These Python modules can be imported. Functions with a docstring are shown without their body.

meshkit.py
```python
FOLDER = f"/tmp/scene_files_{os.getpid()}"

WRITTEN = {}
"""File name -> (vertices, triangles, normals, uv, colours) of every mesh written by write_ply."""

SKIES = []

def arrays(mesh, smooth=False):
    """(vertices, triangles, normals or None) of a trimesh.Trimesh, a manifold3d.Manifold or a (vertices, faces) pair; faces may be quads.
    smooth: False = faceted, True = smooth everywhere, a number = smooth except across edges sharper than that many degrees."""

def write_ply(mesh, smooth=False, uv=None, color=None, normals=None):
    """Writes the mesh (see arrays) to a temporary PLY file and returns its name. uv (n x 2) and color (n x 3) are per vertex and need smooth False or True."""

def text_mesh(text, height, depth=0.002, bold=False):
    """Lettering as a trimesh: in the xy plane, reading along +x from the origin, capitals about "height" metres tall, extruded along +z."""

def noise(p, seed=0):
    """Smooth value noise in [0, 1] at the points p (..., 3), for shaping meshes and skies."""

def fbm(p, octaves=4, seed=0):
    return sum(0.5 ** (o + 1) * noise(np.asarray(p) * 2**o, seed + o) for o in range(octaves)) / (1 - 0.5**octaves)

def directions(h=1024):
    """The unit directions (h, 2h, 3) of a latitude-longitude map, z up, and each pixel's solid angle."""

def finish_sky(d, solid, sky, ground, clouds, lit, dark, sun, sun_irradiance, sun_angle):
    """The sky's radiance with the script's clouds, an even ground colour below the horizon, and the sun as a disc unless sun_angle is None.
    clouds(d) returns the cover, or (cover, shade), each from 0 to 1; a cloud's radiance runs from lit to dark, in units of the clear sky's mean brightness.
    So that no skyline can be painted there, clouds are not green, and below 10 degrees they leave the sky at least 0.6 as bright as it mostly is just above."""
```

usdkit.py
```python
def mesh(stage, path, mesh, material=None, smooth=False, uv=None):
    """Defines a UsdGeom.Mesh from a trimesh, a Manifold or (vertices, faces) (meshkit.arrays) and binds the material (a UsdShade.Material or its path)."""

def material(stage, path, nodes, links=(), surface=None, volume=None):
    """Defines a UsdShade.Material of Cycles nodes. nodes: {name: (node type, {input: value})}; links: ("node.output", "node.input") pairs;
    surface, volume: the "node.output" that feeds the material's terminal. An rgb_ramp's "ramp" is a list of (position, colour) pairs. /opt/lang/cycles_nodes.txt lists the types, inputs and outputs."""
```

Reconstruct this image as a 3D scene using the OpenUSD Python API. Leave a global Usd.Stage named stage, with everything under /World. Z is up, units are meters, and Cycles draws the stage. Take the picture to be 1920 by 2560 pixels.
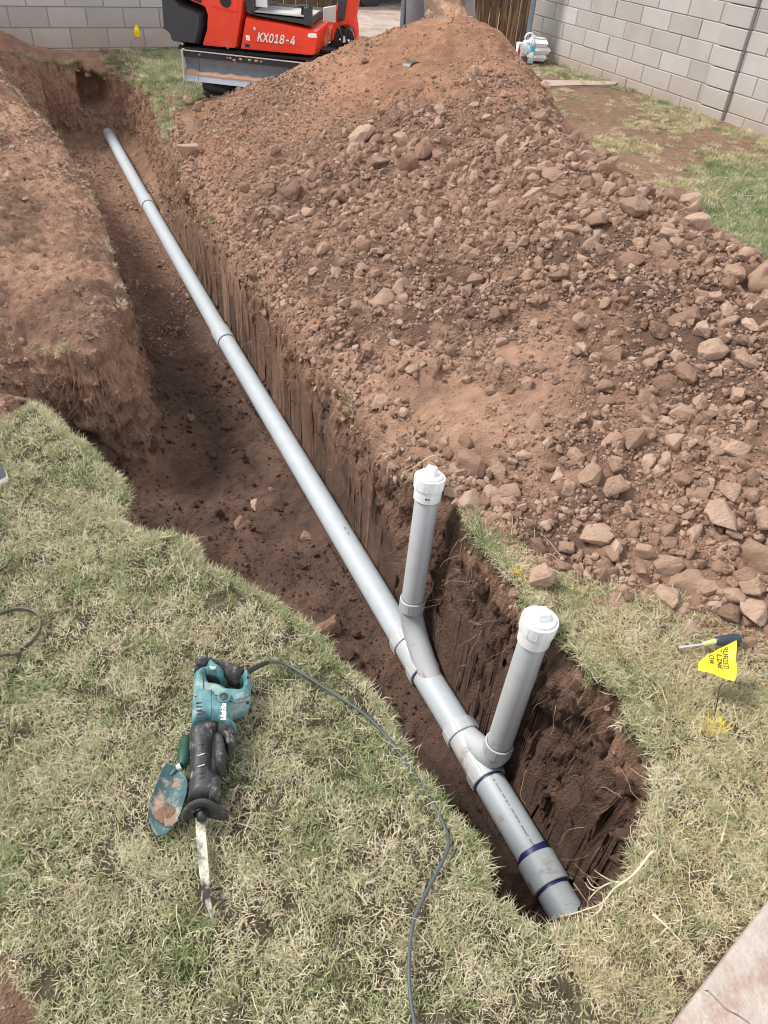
import math, random
import numpy as np, trimesh, shapely, manifold3d
import usdkit, meshkit
from meshkit import fbm, noise
from pxr import Usd, UsdGeom, UsdLux, UsdShade, Gf, Sdf, Vt
from scipy.spatial import Delaunay, cKDTree
from scipy.interpolate import RBFInterpolator, LinearNDInterpolator
from shapely.geometry import Polygon, LineString, Point

stage = Usd.Stage.CreateInMemory()
UsdGeom.SetStageUpAxis(stage, 'Z')
UsdGeom.Xform.Define(stage, '/World')
UsdGeom.Scope.Define(stage, '/World/Looks')

# ---------------------------------------------------------------- camera
F, CX, CY, EYE = 1900.0, 960.0, 1280.0, np.array([0, 0, 1.70])
_a = np.array([-200 - CX, -400 - CY, F]); _a /= np.linalg.norm(_a)
_b = np.array([5822 - CX, 72 - CY, F])
_n = np.cross(_a, _b); _n /= np.linalg.norm(_n)
_n = -_n if _n[1] > 0 else _n                       # world up, seen by the camera
ROT = np.array([np.cross(_a, _n), _a, _n])
cam = UsdGeom.Camera.Define(stage, '/World/camera')
cam.CreateHorizontalApertureAttr(36.0); cam.CreateFocalLengthAttr(36.0 * F / 1920)
cam.CreateClippingRangeAttr(Gf.Vec2f(0.05, 500))
_r, _u, _k = ROT @ [1, 0, 0], ROT @ [0, -1, 0], ROT @ [0, 0, -1]
cam.AddTransformOp().Set(Gf.Matrix4d(*_r, 0, *_u, 0, *_k, 0, *EYE, 1))
EXPOSURE = 1.66
cam.CreateExposureAttr(EXPOSURE)

# ---------------------------------------------------------------- light: bright overcast, softened sun from the back left
SUN = np.array([-0.62, 0.42, 0.95]); SUN /= np.linalg.norm(SUN)
SUN_EL, SUN_ROT = math.asin(SUN[2]), math.atan2(SUN[0], SUN[1])
usdkit.material(stage, '/World/Looks/sky', {
    'sky': ('sky_texture', {'sky_type': 'single_scattering', 'sun_disc': False, 'sun_elevation': SUN_EL, 'sun_rotation': SUN_ROT, 'aerosol_density': 2.0}),
    'tc': ('texture_coordinate', {}),
    'n': ('noise_texture', {'scale': 2.2, 'detail': 5.0, 'roughness': 0.55}),
    'r': ('rgb_ramp', {'ramp': [(0.25, (6.5, 6.6, 6.8)), (0.7, (9.5, 9.5, 9.5))]}),
    'm': ('mix_color', {'fac': 0.8, 'use_clamp': False}),
    'bg': ('background_shader', {'strength': 0.05}),
}, [('tc.generated', 'n.vector'), ('n.fac', 'r.fac'), ('sky.color', 'm.a'), ('r.color', 'm.b'), ('m.result', 'bg.color')], surface='bg.background')
dome = UsdLux.DomeLight.Define(stage, '/World/sky')
UsdShade.MaterialBindingAPI.Apply(dome.GetPrim()).Bind(UsdShade.Material.Get(stage, '/World/Looks/sky'))
sun = UsdLux.DistantLight.Define(stage, '/World/sun')
sun.CreateNormalizeAttr(True); sun.CreateIntensityAttr(0.4); sun.CreateAngleAttr(13.0); sun.CreateColorAttr(Gf.Vec3f(1, .95, .88))
_z = SUN; _x = np.cross([0, 0, 1.0], _z); _x /= np.linalg.norm(_x); _y = np.cross(_z, _x)
sun.AddTransformOp().Set(Gf.Matrix4d(*_x, 0, *_y, 0, *_z, 0, 0, 0, 12, 1))

# ---------------------------------------------------------------- helpers
rng = np.random.default_rng(7)
def at(px, py, z=0.0):
    d = ROT @ np.array([px - CX, py - CY, F]); return EYE + (z - EYE[2]) / d[2] * d
def at_y(px, py, y):
    d = ROT @ np.array([px - CX, py - CY, F]); return EYE + y / d[1] * d
USED = {}
def path_for(name, parent=None):
    base = str(parent.GetPath()) if parent is not None else '/World'
    key = (base, name); k = USED.get(key, -1) + 1; USED[key] = k
    return f'{base}/{name}' if k == 0 else f'{base}/{name}_{k:03d}'
def tag(p, label=None, cat=None, group=None, kind=None):
    for k, v in (('label', label), ('category', cat), ('group', group), ('kind', kind)):
        if v: p.SetCustomDataByKey(k, v)
    return p
def obj(name, m, mat, parent=None, smooth=False, label=None, cat=None, group=None, kind=None, prim=None):
    if isinstance(m, list): m = join(m)
    me = usdkit.mesh(stage, path_for(name, parent), m, MATS[mat], smooth=smooth)
    for k, v in (prim or {}).items():
        UsdGeom.PrimvarsAPI(me).CreatePrimvar(k, Sdf.ValueTypeNames.FloatArray, 'vertex').Set(Vt.FloatArray.FromNumpy(np.asarray(v, np.float32)))
    return tag(me.GetPrim(), label, cat, group, kind)
def thing(name, label, cat, loc=(0, 0, 0), rz=0, group=None, kind=None):
    x = UsdGeom.Xform.Define(stage, path_for(name))
    x.AddTranslateOp().Set(Gf.Vec3d(*map(float, loc)))
    if rz: x.AddRotateZOp().Set(float(rz))
    return tag(x.GetPrim(), label, cat, group, kind)
def tm(m):
    v, f, _ = meshkit.arrays(m); return trimesh.Trimesh(v, f, process=False)
def join(ms): return trimesh.util.concatenate([tm(m) for m in ms])
def box(x0, x1, y0, y1, z0, z1, c=0.0):
    if c <= 0:
        m = trimesh.creation.box([x1 - x0, y1 - y0, z1 - z0]); m.apply_translation([(x0 + x1) / 2, (y0 + y1) / 2, (z0 + z1) / 2]); return m
    lo, hi = np.array([x0, y0, z0]), np.array([x1, y1, z1]); P = []
    for ax in range(3):
        for sx in (0, 1):
            for sy in (0, 1):
                for sz in (0, 1):
                    s = np.array([sx, sy, sz]); p = np.where(s == 0, lo, hi).astype(float)
                    for k in range(3):
                        if k != ax: p[k] += c if s[k] == 0 else -c
                    P.append(p)
    return trimesh.convex.convex_hull(np.array(P))
def frame_to(d):
    d = np.asarray(d, float) / np.linalg.norm(d); a = np.array([0, 0, 1.0]) if abs(d[2]) < .9 else np.array([1.0, 0, 0])
    x = np.cross(a, d); x /= np.linalg.norm(x); return np.stack([x, np.cross(d, x), d], 1)
def tube(pts, r, n=10, cap=True):
    pts = np.asarray(pts, float); r = np.broadcast_to(np.asarray(r, float), len(pts))
    T = np.gradient(pts, axis=0); V = []; x = None
    for i, p in enumerate(pts):
        t = T[i] / np.linalg.norm(T[i])
        if x is None: x = frame_to(t)[:, 0]
        x = x - t * (x @ t); x /= np.linalg.norm(x); y = np.cross(t, x)
        a = np.arange(n) * 2 * np.pi / n
        V.append(p + r[i] * (np.cos(a)[:, None] * x + np.sin(a)[:, None] * y))
    V = np.vstack(V); Fc = []
    for i in range(len(pts) - 1):
        for k in range(n):
            a, b = i * n + k, i * n + (k + 1) % n
            Fc += [[a, b, b + n], [a, b + n, a + n]]
    if cap:
        V = np.vstack([V, pts[0], pts[-1]]); c0, c1 = len(V) - 2, len(V) - 1; L = (len(pts) - 1) * n
        for k in range(n): Fc += [[c0, (k + 1) % n, k], [c1, L + k, L + (k + 1) % n]]
    return trimesh.Trimesh(V, np.array(Fc), process=False)
def lathe(prof, p0, d, n=40):
    """prof: (along, radius) pairs from p0 along d."""
    B = frame_to(d); a = np.arange(n) * 2 * np.pi / n; V = []
    for s, r in prof: V.append(np.asarray(p0) + B[:, 2] * s + r * (np.cos(a)[:, None] * B[:, 0] + np.sin(a)[:, None] * B[:, 1]))
    V = np.vstack(V); Fc = []
    for i in range(len(prof) - 1):
        for k in range(n):
            q, w = i * n + k, i * n + (k + 1) % n; Fc += [[q, w, w + n], [q, w + n, q + n]]
    return trimesh.Trimesh(V, np.array(Fc), process=False)
def spline(pts, n):
    from scipy.interpolate import CubicSpline
    pts = np.asarray(pts, float); t = np.r_[0, np.cumsum(np.linalg.norm(np.diff(pts, axis=0), axis=1))]
    return CubicSpline(t, pts)(np.linspace(0, t[-1], n))
def extrude(poly, h, c=0.0):
    """A polygon (list of 2-D points or shapely) as a plate 0..h along z, edges chamfered by c."""
    if not isinstance(poly, Polygon): poly = Polygon(poly).buffer(0)
    cs = lambda p: manifold3d.CrossSection([np.array(q.coords)[:-1] for q in [p.exterior, *p.interiors]], manifold3d.FillRule.EvenOdd)
    if c <= 0: return tm(manifold3d.Manifold.extrude(cs(poly), h))
    return puff(poly, h, c, steps=3)
def puff(poly, h, r, steps=5, both=True, power=2.0, spacing=None):
    """A polygon as a cushion of height h whose rim is rounded over r (both: also below)."""
    if not isinstance(poly, Polygon): poly = Polygon(poly).buffer(0)
    poly = shapely.orient_polygons(poly) if hasattr(shapely, 'orient_polygons') else poly
    per = poly.length; sp = spacing or max(per / 160, 1e-4)
    ds = r * (1 - np.cos(np.linspace(0, np.pi / 2, steps + 1)))
    P = [];
    for d in ds:
        g = poly.buffer(-d, join_style=1)
        for q in getattr(g, 'geoms', [g]):
            if q.is_empty: continue
            for ringg in [q.exterior, *q.interiors]:
                n = max(8, int(ringg.length / sp)); P.append([ringg.interpolate(k / n, True).coords[0] for k in range(n)])
                if d == 0: P.append(list(ringg.coords)[:-1])
    inner = poly.buffer(-r * 1.05)
    if not inner.is_empty:
        x0, y0, x1, y1 = inner.bounds; s2 = sp * 2.5
        gx, gy = np.meshgrid(np.arange(x0, x1, s2), np.arange(y0, y1, s2)); g = np.stack([gx.ravel(), gy.ravel()], 1)
        if len(g): g = g[shapely.contains_xy(inner, g[:, 0], g[:, 1])]
        if len(g): P.append(g)
    P = np.unique(np.round(np.vstack([np.asarray(p) for p in P]), 6), axis=0)
    T = Delaunay(P).simplices; c = P[T].mean(1)
    T = T[shapely.contains_xy(poly, c[:, 0], c[:, 1])]
    ar = np.cross(P[T[:, 1]] - P[T[:, 0]], P[T[:, 2]] - P[T[:, 0]]); T[ar < 0] = T[ar < 0][:, ::-1]
    T = T[np.abs(ar) > 1e-12]
    d = shapely.distance(shapely.points(P), poly.boundary); t = np.clip(d / r, 0, 1)
    pr = np.sqrt(np.clip(1 - (1 - t) ** power, 0, 1))
    if both:
        zt, zb = h / 2 + h / 2 * pr, h / 2 - h / 2 * pr
        zt = np.where(d < 1e-6, h / 2, zt); zb = np.where(d < 1e-6, h / 2, zb)
    else: zt, zb = h * pr, np.zeros(len(P))
    n = len(P); V = np.vstack([np.c_[P, zt], np.c_[P, zb]])
    return trimesh.Trimesh(V, np.vstack([T, T[:, ::-1] + n]), process=False)
def plate(poly2d, h, c, origin, ex, ey):
    """A chamfered plate whose outline lies in the plane of ex, ey through origin; it thickens along ex x ey."""
    m = extrude(poly2d, h, c); B = np.stack([ex, ey, np.cross(ex, ey)], 1)
    m.vertices = np.asarray(origin) + m.vertices @ B.T; return m
def smooth_poly(pts, r):
    return Polygon(pts).buffer(0).buffer(-r, join_style=1).buffer(2 * r, join_style=1).buffer(-r, join_style=1)
def rock(seed, n=14, sub=0, rough=0.12, flat=0.75, detail=1):
    g = np.random.default_rng(seed); p = g.normal(size=(n, 3)); p /= np.linalg.norm(p, axis=1)[:, None]
    p *= g.uniform(.72, 1.0, (n, 1)); p *= [1.0, g.uniform(.7, .95), flat * g.uniform(.85, 1.1)]
    m = trimesh.convex.convex_hull(p)
    for _ in range(sub):
        m = m.subdivide()
    if sub:
        v = np.array(m.vertices); v0 = v.copy(); cn = v / np.linalg.norm(v, axis=1)[:, None]
        v += cn * ((fbm(v * 2.2 + seed, 4, seed) - .5) * 2 * rough)[:, None]
        v += cn * ((fbm(v * 9 + seed, 2, seed + 5) - .5) * rough * .7)[:, None]
        m = trimesh.Trimesh(v, m.faces, process=False)
        if detail: trimesh.smoothing.filter_laplacian(m, lamb=.25, iterations=1)
    return m

# ---------------------------------------------------------------- materials
MATS = {}
def mat(name, nodes, links, surface='p.BSDF'):
    MATS[name] = usdkit.material(stage, '/World/Looks/' + name, nodes, links, surface=surface)
def plain(name, color, rough=0.5, metal=0.0, spec=0.5, dirt=None, dirt_amt=0.0, scale=30.0, bump=0.0, bscale=200.0, vary=0.12, space='o', coat=0.0):
    """A painted / plastic / metal surface with slight tone variation, dust in patches and fine bumps."""
    nd = {'g': ('texture_coordinate', {}), 'n': ('noise_texture', {'scale': scale, 'detail': 6.0, 'roughness': .62}),
          'n2': ('noise_texture', {'scale': bscale, 'detail': 4.0}),
          'r': ('rgb_ramp', {'ramp': [(.3, tuple(np.array(color) * (1 - vary))), (.7, tuple(np.minimum(np.array(color) * (1 + vary), 1)))]}),
          'p': ('principled_bsdf', {'metallic': metal, 'roughness': rough, 'specular_ior_level': spec, 'coat_weight': coat})}
    src = 'g.object' if space == 'o' else 'g.generated'
    ln = [(src, 'n.vector'), (src, 'n2.vector'), ('n.fac', 'r.fac')]; out = 'r.color'
    if dirt is not None:
        nd['nd'] = ('noise_texture', {'scale': scale * .45, 'detail': 7.0, 'roughness': .7})
        nd['rd'] = ('rgb_ramp', {'ramp': [(max(.62 - dirt_amt * .4, 0), (0, 0, 0)), (min(.70 - dirt_amt * .25, 1), (1, 1, 1))]})
        nd['mx'] = ('mix_color', {'b': dirt}); nd['rr'] = ('mix_float', {'a': rough, 'b': .9})
        ln += [(src, 'nd.vector'), ('nd.fac', 'rd.fac'), ('rd.color', 'mx.fac'), ('r.color', 'mx.a'), ('rd.color', 'rr.fac'), ('rr.result', 'p.roughness')]; out = 'mx.result'
    ln.append((out, 'p.base_color'))
    if bump:
        nd['b'] = ('bump', {'strength': 1.0, 'distance': bump}); ln += [('n2.fac', 'b.height'), ('b.normal', 'p.normal')]
    mat(name, nd, ln)

DRY, DRY2, WET, WET2 = (.46, .290, .204), (.335, .203, .141), (.070, .046, .037), (.112, .072, .056)
def soil(name, kind):
    nd = {'g': ('geometry', {}), 'n1': ('noise_texture', {'scale': 1.1, 'detail': 5.0, 'roughness': .6}),
          'n2': ('noise_texture', {'scale': 14.0, 'detail': 6.0, 'roughness': .65}),
          'n3': ('noise_texture', {'scale': 95.0, 'detail': 5.0, 'roughness': .7}),
          'v': ('voronoi_texture', {'scale': 130.0, 'feature': 'f1'}),
          'w': ('attribute', {'attribute': 'wet'}), 'l': ('attribute', {'attribute': 'lawn'}),
          's': ('math', {'math_type': 'multiply_add', 'value2': .5}),
          'dry': ('rgb_ramp', {'ramp': [(.30, (.245, .148, .104)), (.47, DRY2), (.60, DRY), (.75, (.51, .345, .255))]}),
          'wetc': ('rgb_ramp', {'ramp': [(.3, WET), (.55, WET2), (.75, (.16, .10, .075))]}),
          'lawnc': ('rgb_ramp', {'ramp': [(.3, (.045, .035, .024)), (.5, (.085, .070, .046)), (.7, (.15, .125, .085))]}),
          'wa': ('attribute', {'attribute': 'warm'}), 'm0': ('mix_color', {'blend_type': 'multiply', 'b': (1.06, .95, .86), 'use_clamp_result': False}), 'm1': ('mix_color', {}), 'm2': ('mix_color', {}),
          'h1': ('math', {'math_type': 'multiply_add', 'value2': -.35}), 'h2': ('math', {'math_type': 'multiply_add', 'value2': 2.2}),
          'b': ('bump', {'strength': 1.0, 'distance': .016}),
          'p': ('principled_bsdf', {'roughness': .95, 'specular_ior_level': .12, 'diffuse_roughness': .3})}
    ln = [('g.position', f'{k}.vector') for k in ('n1', 'n2', 'n3', 'v')] + [
        ('n1.fac', 's.value1'), ('n2.fac', 'mm.value1'), ('mm.value', 's.value3'), ('s.value', 'dry.fac'), ('s.value', 'wetc.fac'), ('n2.fac', 'lawnc.fac'),
        ('w.fac', 'm1.fac'), ('dry.color', 'm0.a'), ('wa.fac', 'm0.fac'), ('m0.result', 'm1.a'), ('wetc.color', 'm1.b'), ('l.fac', 'm2.fac'), ('m1.result', 'm2.a'), ('lawnc.color', 'm2.b'), ('m2.result', 'p.base_color'),
        ('v.distance', 'h1.value1'), ('n3.fac', 'h1.value3'), ('n2.fac', 'h2.value1'), ('h1.value', 'h2.value3'), ('h2.value', 'b.height'), ('b.normal', 'p.normal')]
    nd['mm'] = ('math', {'math_type': 'multiply', 'value2': .5})
    mat(name, nd, ln)
soil('soil', 0)
def clodmat(name, stops):
    mat(name, {'g': ('geometry', {}), 'o': ('object_info', {}), 'n': ('noise_texture', {'scale': 22.0, 'detail': 6.0, 'roughness': .65}), 'n3': ('noise_texture', {'scale': 150.0, 'detail': 4.0, 'roughness': .7}),
        'a': ('math', {'math_type': 'multiply_add', 'value2': .55}), 'h': ('math', {'math_type': 'multiply', 'value2': .5}), 'r': ('rgb_ramp', {'ramp': stops}),
        'n4': ('noise_texture', {'scale': 48.0, 'detail': 6.0, 'roughness': .7}), 'hb': ('math', {'math_type': 'multiply_add', 'value2': 1.8}), 'b': ('bump', {'strength': 1.0, 'distance': .012}), 'p': ('principled_bsdf', {'roughness': .95, 'specular_ior_level': .12, 'diffuse_roughness': .3})},
        [('g.position', 'n4.vector'), ('n4.fac', 'hb.value1'), ('n3.fac', 'hb.value3'), ('hb.value', 'b.height'), ('g.position', 'n.vector'), ('g.position', 'n3.vector'), ('o.random', 'h.value1'), ('n.fac', 'a.value1'), ('h.value', 'a.value3'), ('a.value', 'r.fac'), ('r.color', 'p.base_color'), ('b.normal', 'p.normal')])
clodmat('clod', [(.2, (.24, .148, .107)), (.45, (.355, .230, .168)), (.65, (.45, .305, .23)), (.85, (.57, .41, .318))])
clodmat('clod_moist', [(.2, (.06, .036, .028)), (.5, (.105, .064, .048)), (.85, (.19, .115, .085))])
clodmat('stone', [(.2, (.34, .225, .162)), (.5, (.46, .318, .235)), (.8, (.58, .42, .325))])
def grassmat(name, stops, patch=.42, k=.58):
    mat(name, {'g': ('geometry', {}), 'o': ('object_info', {}), 'n': ('noise_texture', {'scale': 2.6, 'detail': 4.0, 'roughness': .6}), 'ad': ('math', {'math_type': 'add'}), 'fr': ('math', {'math_type': 'fraction'}),
        'k': ('math', {'math_type': 'multiply', 'value2': k}), 'pk': ('map_range', {'from_min': .33, 'from_max': .67, 'to_min': 0.0, 'to_max': patch, 'clamp': True}), 's': ('math', {'math_type': 'add'}),
        'r': ('rgb_ramp', {'ramp': stops}), 'p': ('principled_bsdf', {'roughness': .6, 'specular_ior_level': .35}), 't': ('translucent_bsdf', {}), 'mx': ('mix_closure', {'fac': .22})},
        [('g.position', 'n.vector'), ('g.random_per_island', 'ad.value1'), ('o.random', 'ad.value2'), ('ad.value', 'fr.value1'), ('fr.value', 'k.value1'), ('n.fac', 'pk.value'), ('k.value', 's.value1'), ('pk.result', 's.value2'), ('s.value', 'r.fac'),
         ('r.color', 'p.base_color'), ('r.color', 't.color'), ('p.BSDF', 'mx.closure1'), ('t.BSDF', 'mx.closure2')], surface='mx.closure')
grassmat('grass_dry', [(.0, (.24, .19, .12)), (.12, (.44, .38, .25)), (.30, (.66, .60, .45)), (.42, (.54, .50, .33)), (.55, (.36, .375, .20)), (.68, (.25, .30, .135)), (.82, (.175, .225, .09)), (1, (.10, .15, .055))], patch=.36)
grassmat('grass_straw', [(.0, (.22, .16, .10)), (.15, (.42, .34, .21)), (.35, (.66, .57, .40)), (.55, (.58, .50, .31)), (.70, (.44, .38, .20)), (.85, (.33, .33, .17)), (1, (.22, .25, .11))], patch=.36, k=.64)
grassmat('grass_green', [(.0, (.52, .48, .34)), (.2, (.42, .42, .25)), (.45, (.30, .335, .185)), (.7, (.20, .255, .125)), (1, (.12, .17, .075))])
grassmat('grass_yellow', [(0, (.72, .52, .04)), (.6, (.80, .62, .06)), (1, (.62, .50, .08))])
plain('root', (.34, .25, .16), .8, vary=.3)
plain('stem', (.50, .44, .30), .7, vary=.25)
plain('pvc', (.385, .43, .465), .5, dirt=(.30, .21, .155), dirt_amt=.04, scale=13.0, vary=.06, spec=.45)
plain('pvc_riser', (.45, .475, .495), .38, dirt=(.34, .26, .21), dirt_amt=.03, scale=16.0, vary=.06)
plain('pvc_fit', (.42, .445, .47), .38, dirt=(.28, .18, .13), dirt_amt=.10, scale=14.0, vary=.06)
plain('pvc_white', (.66, .69, .69), .35, vary=.03)
plain('primer', (.022, .022, .12), .45)
plain('ink', (.03, .03, .035), .6)
plain('concrete', (.36, .315, .28), .85, dirt=(.30, .215, .18), dirt_amt=.24, scale=22.0, bump=.004, bscale=110, vary=.15)
plain('old_concrete', (.36, .28, .225), .9, scale=6, bump=.004, bscale=60, vary=.2)
mat('block', {'g': ('geometry', {}), 'o': ('object_info', {}), 'n': ('noise_texture', {'scale': 3.0, 'detail': 5.0, 'roughness': .6}), 'n2': ('noise_texture', {'scale': 160.0, 'detail': 3.0}),
              'a': ('math', {'math_type': 'multiply_add', 'value2': .5}), 'h': ('math', {'math_type': 'multiply', 'value2': .35}), 'sx': ('separate_xyz', {}),
              'mz': ('map_range', {'from_min': .05, 'from_max': .34, 'to_min': .75, 'to_max': 0, 'clamp': True}), 'n4': ('noise_texture', {'scale': 5.0, 'detail': 5.0}), 'mu': ('math', {'math_type': 'multiply', 'use_clamp': True}), 'mu2': ('math', {'math_type': 'multiply', 'value2': 1.5}),
              'r': ('rgb_ramp', {'ramp': [(.25, (.34, .325, .312)), (.5, (.405, .395, .382)), (.75, (.465, .458, .448))]}), 'mx': ('mix_color', {'b': (.36, .27, .215)}),
              'sp': ('rgb_ramp', {'ramp': [(.30, (.72, .72, .72)), (.45, (1, 1, 1))]}), 'ms': ('mix_color', {'blend_type': 'multiply', 'fac': .7}),
              'b': ('bump', {'distance': .003}), 'p': ('principled_bsdf', {'roughness': .92, 'specular_ior_level': .15})},
    [('g.position', 'n.vector'), ('g.position', 'n2.vector'), ('g.position', 'n4.vector'), ('g.position', 'sx.vector'), ('sx.z', 'mz.value'), ('mz.result', 'mu.value1'), ('n4.fac', 'mu2.value1'), ('mu2.value', 'mu.value2'), ('o.random', 'h.value1'), ('n.fac', 'a.value1'), ('h.value', 'a.value3'), ('a.value', 'r.fac'),
     ('r.color', 'mx.a'), ('mu.value', 'mx.fac'), ('mx.result', 'ms.a'), ('n2.fac', 'sp.fac'), ('sp.color', 'ms.b'), ('ms.result', 'p.base_color'), ('n2.fac', 'b.height'), ('b.normal', 'p.normal')])
plain('mortar', (.30, .285, .27), .95, bump=.003)
def wood(name, c0, c1, c2):
    mat(name, {'g': ('geometry', {}), 'o': ('object_info', {}), 'm': ('mapping', {'scale': (14, 14, 1.1)}), 'cx': ('combine_xyz', {}), 'rm': ('math', {'math_type': 'multiply', 'value2': 30.0}), 'va': ('vector_math', {'math_type': 'add'}) if False else ('mix_color', {'blend_type': 'add', 'fac': 1.0, 'use_clamp': False}),
               'n': ('noise_texture', {'scale': 1.6, 'detail': 6.0, 'roughness': .65, 'distortion': 1.2}), 'r': ('rgb_ramp', {'ramp': [(.3, c0), (.48, c1), (.62, c2), (.8, tuple(np.array(c2) * 1.5))]}),
               'b': ('bump', {'distance': .004}), 'p': ('principled_bsdf', {'roughness': .8, 'specular_ior_level': .2})},
        [('g.position', 'm.vector'), ('m.vector', 'va.a'), ('o.random', 'rm.value1'), ('rm.value', 'cx.x'), ('rm.value', 'cx.z'), ('cx.vector', 'va.b'), ('va.result', 'n.vector'), ('n.fac', 'r.fac'), ('r.color', 'p.base_color'), ('n.fac', 'b.height'), ('b.normal', 'p.normal')])
wood('wood', (.030, .020, .014), (.085, .05, .03), (.19, .115, .06))
wood('wood_plain', (.05, .034, .02), (.10, .066, .036), (.15, .095, .05))
plain('steel_frame', (.16, .20, .24), .5, vary=.15)
plain('paint_orange', (.78, .052, .020), .34, dirt=(.62, .13, .075), dirt_amt=.16, scale=3.0, vary=.04, coat=.4)
plain('dark_grey', (.034, .038, .044), .5, vary=.12)
plain('black', (.012, .012, .013), .5, vary=.2)
plain('rubber', (.017, .020, .019), .75, dirt=(.12, .085, .06), dirt_amt=.12, scale=8, bump=.002)
plain('white', (.80, .80, .78), .5, vary=.04)
plain('red_lens', (.62, .03, .04), .2)
plain('blade_steel', (.135, .16, .19), .5, metal=.0, dirt=(.34, .21, .14), dirt_amt=.06, scale=16, vary=.15)
plain('edge_steel', (.30, .33, .38), .4, metal=.35, vary=.12, scale=20)
plain('dust', (.45, .28, .185), .95, bump=.006, bscale=60)
plain('chrome', (.75, .75, .74), .22, metal=1.0)
plain('bucket_steel', (.42, .44, .43), .35, metal=.6, dirt=(.38, .23, .15), dirt_amt=.1, scale=9, vary=.2)
plain('bucket_paint', (.21, .215, .235), .5, metal=.2, vary=.15, scale=8)
plain('light_grey', (.50, .50, .49), .45, vary=.05)
plain('teal', (.072, .185, .198), .45, dirt=(.27, .33, .32), dirt_amt=.32, scale=26, vary=.22, spec=.5)
plain('saw_rubber', (.020, .022, .025), .5, dirt=(.20, .19, .165), dirt_amt=.14, scale=70, vary=.3)
plain('grip_rubber', (.035, .034, .034), .8, dirt=(.16, .15, .135), dirt_amt=.2, scale=120, bump=.001, bscale=700)
plain('saw_blade', (.62, .57, .46), .45, metal=.25, dirt=(.035, .035, .04), dirt_amt=.60, scale=24, vary=.3)
plain('trowel', (.026, .070, .075), .4, dirt=(.36, .25, .19), dirt_amt=.14, scale=26, vary=.2, bump=.002, bscale=80)
plain('green_handle', (.012, .055, .035), .4, vary=.2)
plain('cord_rubber', (.055, .068, .07), .55, vary=.2)
plain('cord_orange', (.46, .30, .19), .7)
plain('yellow_flag', (.85, .62, .012), .5, vary=.04)
plain('wire', (.05, .045, .04), .5, metal=.5)
plain('tool_blue', (.022, .034, .05), .4)
plain('tool_green', (.50, .55, .22), .4)
plain('band', (.085, .078, .062), .55, metal=.3, vary=.3)
plain('foam', (.80, .81, .82), .6, vary=.03)
plain('bag', (.82, .82, .82), .4, vary=.04)
plain('soda_red', (.55, .012, .03), .4)
plain('label_blue', (.08, .42, .62), .35)
plain('shoe_grey', (.13, .135, .15), .8, vary=.2, scale=90)
plain('shoe_sole', (.66, .62, .56), .7, vary=.1)
plain('car_paint', (.03, .032, .036), .3, coat=.6)
plain('shard', (.06, .055, .05), .4)
mat('water_plastic', {'t': ('transparent_bsdf', {'color': (.90, .95, .97)}), 'gl': ('glossy_bsdf', {'roughness': .08}), 'f': ('fresnel', {'IOR': 1.5}), 'd': ('diffuse_bsdf', {'color': (.75, .8, .82)}), 'm': ('mix_closure', {}), 'm2': ('mix_closure', {'fac': .25})},
    [('f.fac', 'm.fac'), ('t.BSDF', 'm.closure1'), ('gl.BSDF', 'm.closure2'), ('m.closure', 'm2.closure1'), ('d.BSDF', 'm2.closure2')], surface='m2.closure')
plain('gravel', (.36, .29, .25), .95, dirt=(.26, .19, .15), dirt_amt=.3, scale=3.5, bump=.02, bscale=40, vary=.25)

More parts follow.
